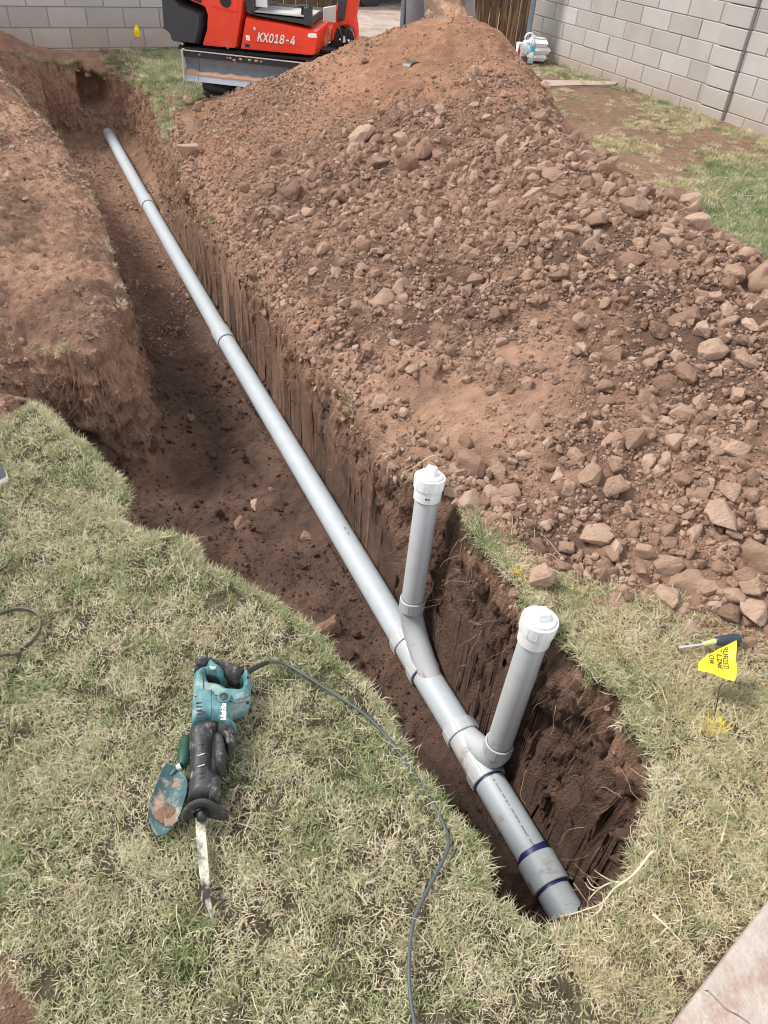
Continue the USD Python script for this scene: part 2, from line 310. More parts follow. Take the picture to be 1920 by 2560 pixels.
# ---------------------------------------------------------------- terrain: ground with the trench cut into it
OUT = np.array([(.70, .405), (.655, .44), (.625, .49), (.615, .54), (.635, .57), (.645, .61), (.63, .66), (.615, .725), (.61, .80), (.58, .853), (.575, .92), (.58, 1.02), (.60, 1.16), (.547, 1.26), (.527, 1.345), (.496, 1.42), (.467, 1.477), (.438, 1.556), (.40, 1.625), (.355, 1.676), (.30, 1.75), (.284, 1.82), (.28, 1.93), (.20, 1.963), (.154, 1.987), (.112, 2.03), (.078, 2.07), (.10, 2.13), (.143, 2.19), (.145, 2.27), (.102, 2.37), (.044, 2.53), (-.021, 2.735), (-.077, 2.89), (-.20, 2.96), (-.33, 3.05), (-.40, 3.22), (-.36, 3.45), (-.22, 3.60), (-.07, 3.60), (.08, 3.50), (.19, 3.46), (.28, 3.50), (.35, 3.62), (.41, 3.85), (.455, 4.3), (.49, 5.0), (.515, 5.7), (.51, 6.3), (.475, 6.9), (.41, 7.45), (.30, 7.95), (.15, 8.65), (-.05, 9.0), (-.12, 9.4), (.02, 9.75), (.24, 9.87), (.59, 10.03), (.85, 10.02), (1.2, 9.98), (1.42, 9.86), (1.50, 9.5), (1.54, 9.05), (1.55, 8.67), (1.43, 7.67), (1.32, 6.8), (1.23, 5.8), (1.20, 4.8), (1.19, 4.0), (1.20, 3.0), (1.21, 2.3), (1.235, 1.9), (1.22, 1.5), (1.205, 1.2), (1.21, .97), (1.235, .84), (1.20, .70), (1.13, .58), (1.04, .48), (.93, .415), (.82, .385)])
def dense_loop(pts, step):
    p = np.vstack([pts, pts[:1]]); t = np.r_[0, np.cumsum(np.linalg.norm(np.diff(p, axis=0), axis=1))]
    s = np.arange(0, t[-1], step); return np.c_[np.interp(s, t, p[:, 0]), np.interp(s, t, p[:, 1])]
_d = dense_loop(OUT, .01); _k = np.ones(9) / 9
_d = np.stack([np.convolve(np.r_[_d[-4:, i], _d[:, i], _d[:4, i]], _k, 'valid') for i in (0, 1)], 1)
_t = np.roll(_d, -1, 0) - np.roll(_d, 1, 0); _nrm = np.c_[-_t[:, 1], _t[:, 0]] / np.linalg.norm(_t, axis=1)[:, None]
_q = np.c_[_d, np.zeros(len(_d))]
_d = _d + _nrm * ((fbm(_q * 7, 3, 3) - .5) * (.05 + .06 * (_d[:, 0] > .8) * (_d[:, 1] < 1.7)) + (fbm(_q * 30, 2, 8) - .5) * .012)[:, None]
TRENCH = Polygon(_d).buffer(0)
if TRENCH.geom_type != 'Polygon': TRENCH = max(TRENCH.geoms, key=lambda g: g.area)
RING = dense_loop(np.array(TRENCH.exterior.coords)[:-1], .006)
RTREE = cKDTree(RING)
def sdist(x, y):
    d, _ = RTREE.query(np.c_[x, y]); return np.where(shapely.contains_xy(TRENCH, x, y), d, -d)
def sstep(a, b, x):
    t = np.clip((x - a) / (b - a), 0, 1); return t * t * (3 - 2 * t)
def gauss(x, y, cx, cy, sx, sy): return np.exp(-((x - cx) / sx) ** 2 - ((y - cy) / sy) ** 2)
def bare(x, y):
    """1 where the lawn is buried or dug away beside the trench."""
    q = np.c_[x, y, np.zeros_like(x)]; w = (fbm(q * 3, 3, 21) - .5)
    left = sstep(2.75, 3.15, y + .9 * np.clip(-x - .1, -.3, 1) + w * .35) * sstep(1.0, .7, x)
    corner = sstep(-.315, -.36, x + (y - .82) * .25 + w * .08) * sstep(.95, .8, y)
    right = sstep(1.55, 1.9, y + w * .3 - np.clip(x - 1.2, 0, 9) * .1) * sstep(1.0, 1.1, x) * sstep(1.75, 1.45, x + w * .3 - sstep(5.5, 8, y) * .0)
    near = sstep(.55, .46, y + (x - .9) ** 2 * .25 + w * .2) * sstep(.62, .75, x) * sstep(1.16, 1.05, x) * .15
    far = sstep(9.9, 10.15, y) * sstep(2.2, 1.3, x + w)
    return np.clip(np.maximum.reduce([left, corner, right, near, far]), 0, 1)
def base_z(x, y):
    q = np.c_[x, y, np.zeros_like(x)]
    z = (fbm(q * 1.7, 4, 1) - .5) * .05
    b = bare(x, y)
    lb = sstep(3.3, 4.0, y) * sstep(.75, .2, x)
    z = z + lb * ((fbm(q * 2.2, 5, 5) - .45) * .20 + .03)
    z = z + .52 * gauss(x, y, -.55, 9.3, .85, 1.5) + .10 * gauss(x, y, -.35, 5.6, .4, 1.3)
    z = z - .028 * b * (1 - lb) + b * ((fbm(q * 14, 3, 6) - .5) * .06 + (fbm(q * 42, 3, 9) - .5) * .030 + np.abs(fbm(q * 24, 3, 10) - .5) * -.05 * lb)
    z = z + (1 - b) * (fbm(q * 22, 2, 4) - .5) * .018
    return z
def floor_z(x, y):
    q = np.c_[x, y, np.zeros_like(x)]
    z = -.815 + (fbm(q * 2.1, 4, 11) - .5) * .16 + (fbm(q * 11, 3, 12) - .5) * .05 + (fbm(q * 40, 3, 13) - .5) * .022
    z = z + .62 * sstep(.22, -.35, x) * sstep(2.2, 2.7, y) * sstep(6, 4, y)
    z = z + .60 * sstep(.75, .0, x) * sstep(7.2, 8.3, y)
    z = z + .16 * sstep(.55, .15, x) * sstep(3.4, 4.2, y) * sstep(7.4, 6.5, y) * 0
    z = z + .10 * sstep(1.0, .35, x) * sstep(2.6, 1.6, y)                       # spoil thrown back on the lawn side
    near_pipe = np.exp(-((x - 1.09) / .16) ** 2)
    z = z * (1 - near_pipe) + near_pipe * np.minimum(z, -.795)
    return z
def wall_w(x, y):
    w = np.full_like(x, .10)
    w = np.where((x > .8) & (y < .95), .10, w); w = np.where((x > .72) & (x < .96) & (y < .6), .13, w); w = np.where((x >= .96) & (x < 1.18) & (y < .7), .045, w)
    w = np.where((x < .6) & (y > 7.3), .42, w)
    w = np.where((x < .02) & (y > 2.6) & (y < 3.4), .30, w)
    w = np.where((x < .45) & (y >= 3.3) & (y < 4), .10, w)
    w = np.where((x > 1.0) & (y > 1.7) & (y < 5), .10, w)
    return w
def ground_z(x, y, d=None):
    x, y = np.asarray(x, float), np.asarray(y, float); d = sdist(x, y) if d is None else d
    zt = base_z(x, y); b = bare(x, y)
    rb = b * (x > .8) * (y > 1.6); zt = zt - (.02 + .075 * b + .07 * rb) * np.exp(np.minimum(d, 0) / (.02 + .05 * b + .03 * rb))
    w = wall_w(x, y); t = np.clip(d / w, 0, 1); s = np.where(t < 1, t ** .8, 1)
    fl = floor_z(x, y) + .10 * np.exp(-np.clip(d - w, 0, 9) / .06)
    return np.where(d > 0, zt * (1 - s) + fl * s, zt)

# heap of spoil beside the trench
HP = np.array([(1.24, 1.75, 0), (1.29, 1.37, 0), (1.45, 1.17, 0), (1.60, 1.05, 0), (1.72, .86, 0), (1.9, .70, 0), (2.3, .58, 0), (2.9, .62, 0), (3.4, .95, 0), (3.75, 1.6, 0), (3.85, 2.5, 0), (3.9, 3.3, 0), (4.0, 4.2, 0), (4.25, 5, 0), (4.65, 5.6, 0), (4.95, 6.4, 0), (4.75, 7.2, 0), (4.1, 7.7, 0), (3.3, 7.8, 0), (2.5, 7.9, 0), (2.05, 7.95, 0), (1.80, 7.85, 0), (1.56, 7.55, 0), (1.47, 7.0, 0), (1.36, 6.2, 0), (1.26, 5, .03), (1.24, 4, .04), (1.25, 3, .05), (1.25, 2.3, .04),
  (2.9, 1.7, .38), (3.0, 2.2, .42), (3.12, 2.6, .44), (3.2, 3.1, .46), (3.25, 3.7, .47), (3.3, 4.2, .48), (3.40, 4.6, .52), (3.58, 5.1, .66), (3.68, 5.7, .79), (3.68, 6.25, .87), (3.42, 6.5, .82), (3.0, 6.75, .66), (2.6, 7.1, .42), (2.3, 7.4, .24), (1.75, 1.4, .11), (2.1, 1.15, .17), (2.6, 1.1, .28),
  (2.2, 1.7, .23), (2.2, 2.6, .27), (2.2, 3.6, .27), (2.25, 4.6, .28), (2.35, 5.6, .36), (2.55, 6.4, .48), (1.7, 2.5, .14), (1.7, 3.5, .15), (1.7, 5, .15), (1.8, 6.3, .19), (1.85, 7.2, .09), (3.05, 5.5, .58)])
_toe = HP[:29, :2]; _c = _toe.mean(0)
_out = Polygon(_toe).buffer(.45); _ring = np.array([_out.exterior.interpolate(k / 60, True).coords[0] for k in range(60)])
HRBF = RBFInterpolator(np.vstack([HP[:, :2], _ring]), np.r_[HP[:, 2], np.full(60, -.16)], kernel='thin_plate_spline', smoothing=.0005, neighbors=40)
_gx, _gy = np.meshgrid(np.arange(.6, 5.6, .04), np.arange(0, 8.6, .04))
_hz = HRBF(np.c_[_gx.ravel(), _gy.ravel()]).reshape(_gx.shape)
from scipy.interpolate import RegularGridInterpolator
HGRID = RegularGridInterpolator((_gy[:, 0], _gx[0]), _hz, bounds_error=False, fill_value=-.2)
def fines(x, y):
    """1 on the smooth slides of fine soil of the heap, 0 where clods lie."""
    q = np.c_[x, y, np.zeros_like(x)]
    f = sstep(.52, .66, fbm(q * 1.0, 4, 31)) * .6
    f = np.maximum(f, sstep(4.9, 5.7, y + (x - 2.4) * .55 + (fbm(q * 2.5, 3, 34) - .5) * 1.2) * (.82 + .18 * sstep(.35, .55, fbm(q * 2, 3, 33))))
    f = np.maximum(f, np.clip(gauss(x, y, 1.60, 2.35, .40, .42) * 1.6 * sstep(.28, .52, fbm(q * 3.5, 4, 35)), 0, .97))
    f = f * (1 - gauss(x, y, 1.9, 6.6, .5, .7))
    return np.clip(f, 0, 1)
def heap_smooth(x, y): return HGRID(np.c_[y, x])
def heap_z(x, y):
    x, y = np.asarray(x, float), np.asarray(y, float); q = np.c_[x, y, np.zeros_like(x)]; z = heap_smooth(x, y); f = fines(x, y)
    k = sstep(-.05, .08, z)
    z = z + k * ((fbm(q * 2.3, 3, 41) - .5) * .12 + (fbm(q * 7, 3, 42) - .5) * .07 * (1 - .55 * f) + (fbm(q * 19, 3, 43) - .5) * .05 * (1 - .7 * f) + (fbm(q * 55, 3, 44) - .5) * .018 * (1 - .5 * f))
    run = fbm(np.c_[(x * .30 + y * .95) * 9, (x * .95 - y * .30) * 1.6, x * 0], 3, 45)      # rills down the slope
    z = z + k * f * (run - .5) * .06
    near_ = (x < 1.75) & (y > 1.5); dd = np.full(x.shape, 9.0)
    if near_.any(): dd[near_] = np.maximum(-sdist(x[near_], y[near_]), 0)
    w_ = .10 + .16 * fbm(q * 3.3, 3, 46)                                                        # the toe slides into the cut
    return z - .24 * sstep(1.75, 2.4, y) * np.exp(-(dd / w_) ** 1.5) * (1 + .7 * (fbm(q * 12, 3, 47) - .5))

def jitter_grid(x0, x1, y0, y1, s, keep):
    gx, gy = np.meshgrid(np.arange(x0, x1, s), np.arange(y0, y1, s)); p = np.c_[gx.ravel(), gy.ravel()] + rng.uniform(-.35, .35, (gx.size, 2)) * s
    return p[keep(p[:, 0], p[:, 1])]
def tri(P):
    T = Delaunay(P).simplices; a = np.cross(P[T[:, 1]] - P[T[:, 0]], P[T[:, 2]] - P[T[:, 0]]); T[a < 0] = T[a < 0][:, ::-1]; return T[np.abs(a) > 1e-12]

pts = []
inz = lambda x, y: shapely.contains_xy(TRENCH, x, y)
DIN = TRENCH.buffer(-.09)
for (a, b, s) in ((.2, 2.5, .0095), (2.5, 4.5, .013), (4.5, 7, .018), (7, 10.2, .022)):      # trench floor
    pts.append(jitter_grid(-.6, 1.7, a, b, s, lambda x, y: shapely.contains_xy(DIN, x, y)))
ring = np.array(TRENCH.exterior.coords)[:-1]
_tt = np.r_[0, np.cumsum(np.linalg.norm(np.diff(np.vstack([ring, ring[:1]]), axis=0), axis=1))]
s_ = 0.0; SS = []
while s_ < _tt[-1]:
    p = TRENCH.exterior.interpolate(s_); SS.append(s_); s_ += .010 if p.y > 9.6 else .0042 if p.y < 3 else .0062 if p.y < 5 else .010
W0 = np.array([TRENCH.exterior.interpolate(v).coords[0] for v in SS]); W1 = np.array([TRENCH.exterior.interpolate(v + .004).coords[0] for v in SS])
wt = W1 - W0; wn = np.c_[-wt[:, 1], wt[:, 0]] / np.linalg.norm(wt, axis=1)[:, None]
if not shapely.contains_xy(TRENCH, *(W0[50] + wn[50] * .003)): wn = -wn
ww = wall_w(*(W0 + wn * .01).T); dist = np.linalg.norm(W0, axis=1)
for j in np.r_[-.10, -.07, -.045, -.025, -.012, np.linspace(0.0, 1.0, 34) * 1.04]:
    stp = np.where(j < 0, j, j * ww); m = np.ones(len(W0), bool)
    p = W0[m] + wn[m] * stp[m, None]; p = p + rng.normal(0, .0011, p.shape) * (j > 0)
    if j > 0: p = p[shapely.contains_xy(TRENCH, p[:, 0], p[:, 1])]
    pts.append(p)
ob = TRENCH.buffer(.03)
outs = lambda x, y: ~shapely.contains_xy(ob, x, y)
pts.append(jitter_grid(-.9, .8, .1, 3.4, .014, outs)); pts.append(jitter_grid(-.8, .75, 3.4, 5.2, .0115, outs))
pts.append(jitter_grid(-.9, .7, 5.2, 9.2, .016, outs)); pts.append(jitter_grid(-1.6, 2.9, 9.2, 10.45, .035, outs))
pts.append(jitter_grid(.8, 2.0, .1, 1.9, .014, outs)); pts.append(jitter_grid(1.2, 1.7, 1.9, 8, .03, outs)); pts.append(jitter_grid(1.5, 2.4, 7, 9.2, .03, outs))
pts.append(jitter_grid(1.7, 8, -1, 11, .11, outs)); pts.append(jitter_grid(-6, 0, -3, 11, .2, lambda x, y: outs(x, y) & ((x < -.9) | (y < .1) | (y > 10.45))))
pts.append(jitter_grid(-40, 60, -40, 70, 4.0, lambda x, y: (x < -6) | (x > 8) | (y < -3) | (y > 11)))
P = np.vstack(pts)
_, keep = np.unique(np.round(P / .0015).astype(np.int64), axis=0, return_index=True); P = P[keep]
T = tri(P); D = sdist(P[:, 0], P[:, 1]); Z = ground_z(P[:, 0], P[:, 1], D)
V = np.c_[P, Z]
_, near = RTREE.query(P); rt = np.roll(RING, -14, 0) - np.roll(RING, 14, 0); rn = np.c_[-rt[:, 1], rt[:, 0]] / np.linalg.norm(rt, axis=1)[:, None]
if not shapely.contains_xy(TRENCH, *(RING[60] + rn[60] * .004)): rn = -rn
wm = sstep(-.01, .015, D) * sstep(-.80, -.70, Z) * (1 - .75 * gauss(P[:, 0], P[:, 1], 1.07, .5, .13, .1))                                  # how far each vertex belongs to a cut face
sp = near * .006
lump = (fbm(V * 5.5, 4, 51) - .5) * .10 + (fbm(V * 17, 3, 52) - .5) * .075 + (fbm(V * 48, 3, 55) - .5) * .038
lump = lump * (1 + .35 * (P[:, 0] < .5) * sstep(2.9, 3.2, P[:, 1]) * sstep(4.4, 3.8, P[:, 1]))
teeth = (fbm(np.c_[sp * 11, Z * 2.2, 0 * sp], 1, 53) - .5) * .045 * sstep(.42, .62, fbm(np.c_[sp * 1.7, Z * 0, 0 * sp], 3, 63))
V[:, :2] += rn[near] * (wm * (lump + teeth * sstep(-.1, -.2, Z)))[:, None]
V[:, 2] += wm * (fbm(V * 13, 2, 54) - .5) * .03
PIPEX = lambda y: np.interp(y, [.5, 4.5, 7.3, 9.6], [1.075, 1.106, 1.135, 1.197])
_lim = PIPEX(V[:, 1]) + .062 + .02 * fbm(V * 9, 2, 58); _deep = (V[:, 2] < -.22) & (V[:, 0] > PIPEX(V[:, 1]) - .05) & (D > 0) & (V[:, 1] < 9.6) & (V[:, 1] > .62) & (wm > .02)
V[:, 0] = np.where(_deep, np.maximum(V[:, 0], _lim), V[:, 0])
_cor = (np.abs(V[:, 0] - PIPEX(V[:, 1])) < .070) & (D > 0) & (V[:, 1] > .60) & (V[:, 1] < 9.7)
V[:, 2] = np.where(_cor, np.minimum(V[:, 2], -.785), V[:, 2])
# mouth of the tunnel in the end wall
ARCH = Polygon([(1.00, -.50), (.955, -.42), (.945, -.30), (.985, -.19), (1.09, -.15), (1.20, -.145), (1.28, -.19), (1.325, -.30), (1.30, -.43), (1.26, -.50), (1.14, -.53)]).buffer(.02)
_m = (P[:, 1] > 9.5) & (D > -.02) & (V[:, 0] > .85) & (V[:, 0] < 1.45)
_ad = np.where(shapely.contains_xy(ARCH, V[:, 0], V[:, 2]), shapely.distance(shapely.points(V[:, [0, 2]]), ARCH.exterior), 0) + (fbm(V * 12, 3, 64) - .5) * .03
V[:, 1] += _m * .42 * sstep(.0, .10, _ad + (fbm(V * 6, 3, 66) - .5) * .10) * (shapely.contains_xy(ARCH, V[:, 0], V[:, 2]))
wet = np.clip((.7 + .6 * fbm(V * 5, 3, 62)) * sstep(-.10, -.62, Z + (fbm(V * 3, 3, 57) - .5) * .5) * (.30 + .70 * sstep(7.5, 4.5, P[:, 1])) * .95, 0, 1)
wet = wet * (1 - .6 * sstep(.8, .3, wm) * 0)
wet = np.maximum(wet, (P[:, 0] < .7) * (P[:, 1] > 3) * sstep(.50, .66, fbm(V * 3.1, 4, 65)) * .5)
wet = np.maximum(wet, .45 * (P[:, 0] < -.25) * (P[:, 1] < 1.0))
wet = np.maximum(wet, sstep(.9, .55, P[:, 1]) * sstep(-.08, -.2, Z) * .9)
wet = np.maximum(wet, sstep(-.03, -.25, Z + (fbm(V * 4, 3, 59) - .5) * .3) * sstep(3.6, 1.6, P[:, 1]) * (P[:, 0] > .75) * .9)
strip_dry = gauss(P[:, 0], P[:, 1], .33, 3.65, .16, .35) * (Z < -.04) * (D > 0)
wet = wet * (1 - .8 * strip_dry)
lawnm = (1 - bare(P[:, 0], P[:, 1])) * (D < .004) * np.where((P[:, 0] > 2.9) & (P[:, 1] > 2.5), .45, 1)
allv, allf = V, T
obj('ground', (allv, allf), 'soil', smooth=True, kind='structure', prim={'wet': wet, 'lawn': lawnm, 'warm': sstep(7.0, 8.5, P[:, 1]) * (P[:, 0] < .7) * sstep(.05, .2, Z)})
GTREE = LinearNDInterpolator(P, V[:, 2]) if False else None

# the heap's own mesh
hp = []
for (x0, x1, y0, y1, s) in ((1.1, 2.2, .5, 2.6, .0115), (2.2, 4.0, .4, 2.6, .016), (1.1, 2.6, 2.6, 4.6, .015), (2.6, 4.2, 2.6, 4.6, .019), (1.1, 2.8, 4.6, 8.1, .022), (2.8, 5.2, 4.6, 8.1, .024)):
    hp.append(jitter_grid(x0, x1, y0, y1, s, lambda x, y: (heap_smooth(x, y) > -.06) & ~shapely.contains_xy(TRENCH, x, y)))
hp = np.vstack(hp); hf = tri(hp)
L = np.linalg.norm(hp[hf] - hp[hf[:, [1, 2, 0]]], axis=2).max(1); hf = hf[L < .12]
hz = heap_z(hp[:, 0], hp[:, 1]); hz = np.where(heap_smooth(hp[:, 0], hp[:, 1]) < -.03, np.minimum(hz, -.06), hz)
_q = np.c_[hp, hz]
hwet = np.clip(.26 * (1 - fines(hp[:, 0], hp[:, 1])) + sstep(.46, .62, fbm(_q * 1.3, 3, 71) * .6 + fbm(_q * 9, 4, 72) * .4) * .75 + gauss(hp[:, 0], hp[:, 1], 2.3, 1.75, .5, .35) * sstep(.35, .6, fbm(_q * 11, 4, 73)) * .5, 0, .85) * (.25 + .75 * sstep(5.8, 5, hp[:, 1]))
obj('soil_heap', (np.c_[hp, hz], hf), 'soil', smooth=True, label='long heap of dug red brown soil and clods beside the trench', cat='soil heap', prim={'wet': hwet, 'warm': sstep(4.6, 5.8, hp[:, 1] + (hp[:, 0] - 2.4) * .5), 'lawn': np.zeros(len(hp))})
def top_z(x, y):
    x, y = np.atleast_1d(np.asarray(x, float)), np.atleast_1d(np.asarray(y, float))
    h = np.where(heap_smooth(x, y) > -.03, heap_z(x, y), -9); return np.maximum(ground_z(x, y), h)
def cast(px, py, lo=-.9, hi=1.0):
    """The point of the terrain seen along a direction of the photograph."""
    zs = np.linspace(hi, lo, 500); d = ROT @ np.array([px - CX, py - CY, F]); q = EYE + ((zs - EYE[2]) / d[2])[:, None] * d
    k = np.argmax(top_z(q[:, 0], q[:, 1]) >= zs); return q[k]

# ---------------------------------------------------------------- walls, gate, paving beyond the yard
def wall_blocks(root, p0, ex, en, length, z0, course, blk, rows, thick, phase, mat_='block', skip=None):
    """Courses of single blocks along ex from p0; en points out of the wall's face towards the yard."""
    B = np.array([[ex[0], ex[1], 0], [en[0], en[1], 0], [0, 0, 1]], float); j = .008
    core = box(0, length, -thick + .012, -.0065, z0 - .25, z0 + rows * course)
    core.vertices = np.array(core.vertices) @ B + np.array(p0); obj('mortar', core, 'mortar', root)
    for r in range(-1, rows):
        off = phase + (blk / 2 if r % 2 else 0); k = math.floor(-off / blk)
        while off + k * blk < length:
            a, b = max(off + k * blk, 0), min(off + (k + 1) * blk, length); k += 1
            if b - a < .05: continue
            if skip and skip(a, b, r): continue
            o = rng.normal(0, .0012)
            m = box(a + j / 2, b - j / 2, -thick + rng.uniform(0, .002), o, z0 + r * course + j / 2, z0 + (r + 1) * course - j / 2, .004)
            m.vertices = np.array(m.vertices) @ B + np.array(p0); obj('block', m, mat_, root)
back = thing('block_wall', 'grey concrete block wall behind the excavator and the far end of the trench', 'wall')
wall_blocks(back, (-2.6, 10.45, 0), (1, 0), (0, -1), 5.7, .003, .1965, .4015, 9, .19, .022)
right = thing('block_wall', 'long grey concrete block wall with a pilaster beside the far lawn', 'wall')
PX0, PX1 = 6.19, 6.53
wall_blocks(right, (6.72, 10.42, 0), (0, -1), (-1, 0), 9.6, .098, .1745, .4555, 10, .19, .165 - .4555)
pil = []
for r in range(-1, 10):
    z = .098 + r * .1745; m = box(6.685, 6.73, PX0, PX1 + rng.normal(0, .002), z + .004, z + .1705, .006)
    obj('pilaster_block', m, 'block', right)
obj('joint', box(6.700, 6.714, PX0 - .008, PX0 - .002, -.05, 1.84), 'mortar', right)

# right gate leaf swung inwards, left leaf closed behind the excavator
def gate(label, a, b, h, group, bw=.14, batten=False, z0=.05, wm_='wood'):
    a, b = np.array(a, float), np.array(b, float); d = b - a; Lg = np.linalg.norm(d)
    g = thing('wooden_gate', label, 'gate', (a[0], a[1], 0), math.degrees(math.atan2(d[1], d[0])), group)
    n = int(round(Lg / bw)); w = Lg / n
    for k in range(n):
        t = rng.uniform(-.006, .006)
        obj('board', box(k * w + .004, (k + 1) * w - .004, -.02 + t, t, z0 + rng.uniform(0, .02), h + rng.uniform(-.01, .01), .003), wm_, g)
    for x0, x1 in ((-.05, 0), (Lg, Lg + .05)): obj('frame_post', box(x0, x1, -.035, .035, .03, h + .02, .005), 'steel_frame', g)
    for z in (z0 - .01, .95, h - .06): obj('frame_rail', box(0, Lg, .012, .045, z, z + .05, .005), 'steel_frame', g)
    return g
gate('brown weathered wooden gate leaf in a steel frame beside the stacked food boxes', (5.28, 10.66), (6.40, 9.43), 1.7, None, .13)
gate('brown wooden gate leaf seen through the cab of the excavator', (3.12, 10.5), (4.42, 10.5), 1.75, None, .15, wm_='wood_plain')
GP = jitter_grid(3.0, 14, 10.45, 26, .22, lambda x, y: x > 0)
obj('driveway', (np.c_[GP, .012 + (fbm(np.c_[GP, GP[:, 0] * 0] * 1.2, 4, 91) - .5) * .05], tri(GP)), 'gravel', smooth=True, kind='structure')

def sheet(poly, z0, z1, s, crack=None, amp=.003):
    """A paving slab as a fine height field with a vertical rim."""
    poly = Polygon(poly); x0, y0, x1, y1 = poly.bounds
    n = int(poly.length / s); e = np.array([poly.exterior.interpolate(k / n, True).coords[0] for k in range(n)])
    e2 = np.array([poly.buffer(-.006).exterior.interpolate(k / n, True).coords[0] for k in range(n)])
    inn = poly.buffer(-.012); p = jitter_grid(x0, x1, y0, y1, s, lambda x, y: shapely.contains_xy(inn, x, y))
    if crack is not None:
        c = np.asarray(crack); L_ = LineString(c); m = int(L_.length / .004); q = np.array([L_.interpolate(k / m, True).coords[0] for k in range(m + 1)])
        p = np.vstack([p[shapely.distance(shapely.points(p), L_) > .004], q, q + [.0018, .0012], q - [.0018, .0012]])
        p = p[shapely.contains_xy(inn, p[:, 0], p[:, 1])]
    p = np.vstack([e2, p]); z = z1 + (fbm(np.c_[p, p[:, :1] * 0] * 14, 4, 95) - .5) * amp * 2
    if crack is not None: z = np.where(shapely.distance(shapely.points(p), L_) < .0009, z - .009, z)
    t = tri(p); cc = p[t].mean(1); t = t[shapely.contains_xy(poly, cc[:, 0], cc[:, 1])]
    v = np.vstack([np.c_[p, z], np.c_[e, np.full(n, z1 - .006)], np.c_[e, np.full(n, z0)]]); f = [t]
    for i in range(n):
        j = (i + 1) % n
        for a, b in ((0, len(p)), (len(p), len(p) + n)): f.append(np.array([[a + i, b + i, b + j], [a + i, b + j, a + j]]))
    m = trimesh.Trimesh(v, np.vstack(f), process=False); m.fix_normals(); return m
_e0, _e1 = at(1920, 2250, .03)[:2], at(1680, 2560, .03)[:2]; _dr = (_e0 - _e1) / np.linalg.norm(_e0 - _e1); _pp = np.array([_dr[1], -_dr[0]])
_crk = [at(1400 + a / 3.19, 2100 + b / 3.19, .03)[:2] for a, b in ((1140, 1165), (1215, 1235), (1260, 1285), (1330, 1355), (1420, 1400), (1500, 1455), (1580, 1540))]
obj('patio', sheet([_e1 - _dr * 1.6, _e0 + _dr * 1.4, _e0 + _dr * 1.4 + _pp * 1.5, _e1 - _dr * 1.6 + _pp * 1.5], -.12, .03, .012, _crk, .0035), 'concrete', smooth=40, kind='structure')
_st = [at(*q)[:2] for q in ((1262, 226), (1400, 221), (1535, 218), (1552, 210), (1420, 207), (1290, 205))]
obj('concrete_strip', sheet(_st, -.1, .028, .06), 'old_concrete', smooth=40, kind='structure')
_st = [at(*q)[:2] for q in ((1270, 206), (1345, 203), (1352, 190), (1262, 188))]
obj('paving_slab', sheet(_st, -.1, .02, .06), 'old_concrete', smooth=40, kind='structure')

# dark car standing in the driveway beyond the open gate: only a wheel and its shade reach into the picture
car = thing('parked_car', 'dark parked car whose tyre shows beyond the open gate', 'car', (7.45, 14.75, 0), 4)
cp = smooth_poly([(-2.2, .28), (2.15, .28), (2.2, .75), (1.35, .92), (.75, 1.42), (-1.0, 1.45), (-1.75, .98), (-2.2, .9)], .06)
body = extrude(cp, 1.66, .07); body.vertices = np.c_[body.vertices[:, 0], body.vertices[:, 2] - .83, body.vertices[:, 1]]
body.fix_normals(); obj('body', body, 'car_paint', car, smooth=35)
for sx in (-1.33, 1.33):
    for sy in (-.75, .75):
        w = obj('tyre', lathe([(-.1, .2), (-.1, .29), (-.07, .32), (.07, .32), (.1, .29), (.1, .2)], (sx, sy, .32), (0, 1, 0), 36), 'rubber', car, smooth=35)
        obj('rim', lathe([(-.09, .0), (-.09, .2), (.09, .2), (.09, 0)], (sx, sy, .32), (0, 1, 0), 24), 'light_grey', w, smooth=30)
for sy in (-.822, .822):
    obj('side_window', plate([(-.95, 1.0), (.55, 1.0), (.35, 1.34), (-.8, 1.36)], .012, .004, (0, sy - .006, 0), np.array([1.0, 0, 0]), np.array([0, 0, 1.0])), 'black', car)

# ---------------------------------------------------------------- mini excavator
E0 = np.array([1.816, 7.69, 0]); EU = np.array([.864, -.53]); EU /= np.linalg.norm(EU)
ex = thing('mini_excavator', 'orange red mini excavator with dark blade standing behind the heap', 'excavator', E0, math.degrees(math.atan2(EU[1], EU[0])))
def side(poly, y0, y1, c=.02, r=None):
    """A side profile (u, z) of the machine reaching from depth y0 to y1."""
    p = smooth_poly(poly, r) if r else Polygon(poly).buffer(0)
    m = extrude(p, y1 - y0, c); v = np.array(m.vertices); m = trimesh.Trimesh(np.c_[v[:, 0], y0 + v[:, 2], v[:, 1]], m.faces[:, ::-1], process=False); return m
cwp = [(-.326, .80), (-.337, .548), (-.282, .519), (-.266, .455), (-.014, .447), (.046, .593), (.060, .70), (.046, .722), (-.129, .779), (-.20, .86), (-.30, .86)]
obj('counterweight', side(cwp, -.004, .92, .035, .008), 'dark_grey', ex, smooth=40)
rp = [(-.002, .448), (.338, .45), (.409, .728), (.428, .85), (.42, 1.08), (.34, 1.16), (-.18, 1.16), (-.31, 1.0), (-.29, .875), (-.125, .795), (.062, .742), (.078, .70), (.062, .593)]
obj('rear_panel', side(rp, .012, .90, .02, .006), 'paint_orange', ex, smooth=40)
obj('panel_recess', side([(.13, .76), (.36, .73), (.375, .90), (.13, .92)], .004, .03, .008, .02), 'paint_orange', ex, smooth=40)
obj('filler_cap', lathe([(0, .0), (0, .046), (.012, .05), (.03, .05)], (.263, -.006, .812), (0, 1, 0), 32), 'black', ex, smooth=30)
obj('vent', side([(-.10, .818), (.045, .775), (.055, .80), (.04, .87), (-.10, .88)], .002, .05, .006, .01), 'black', ex, smooth=30)
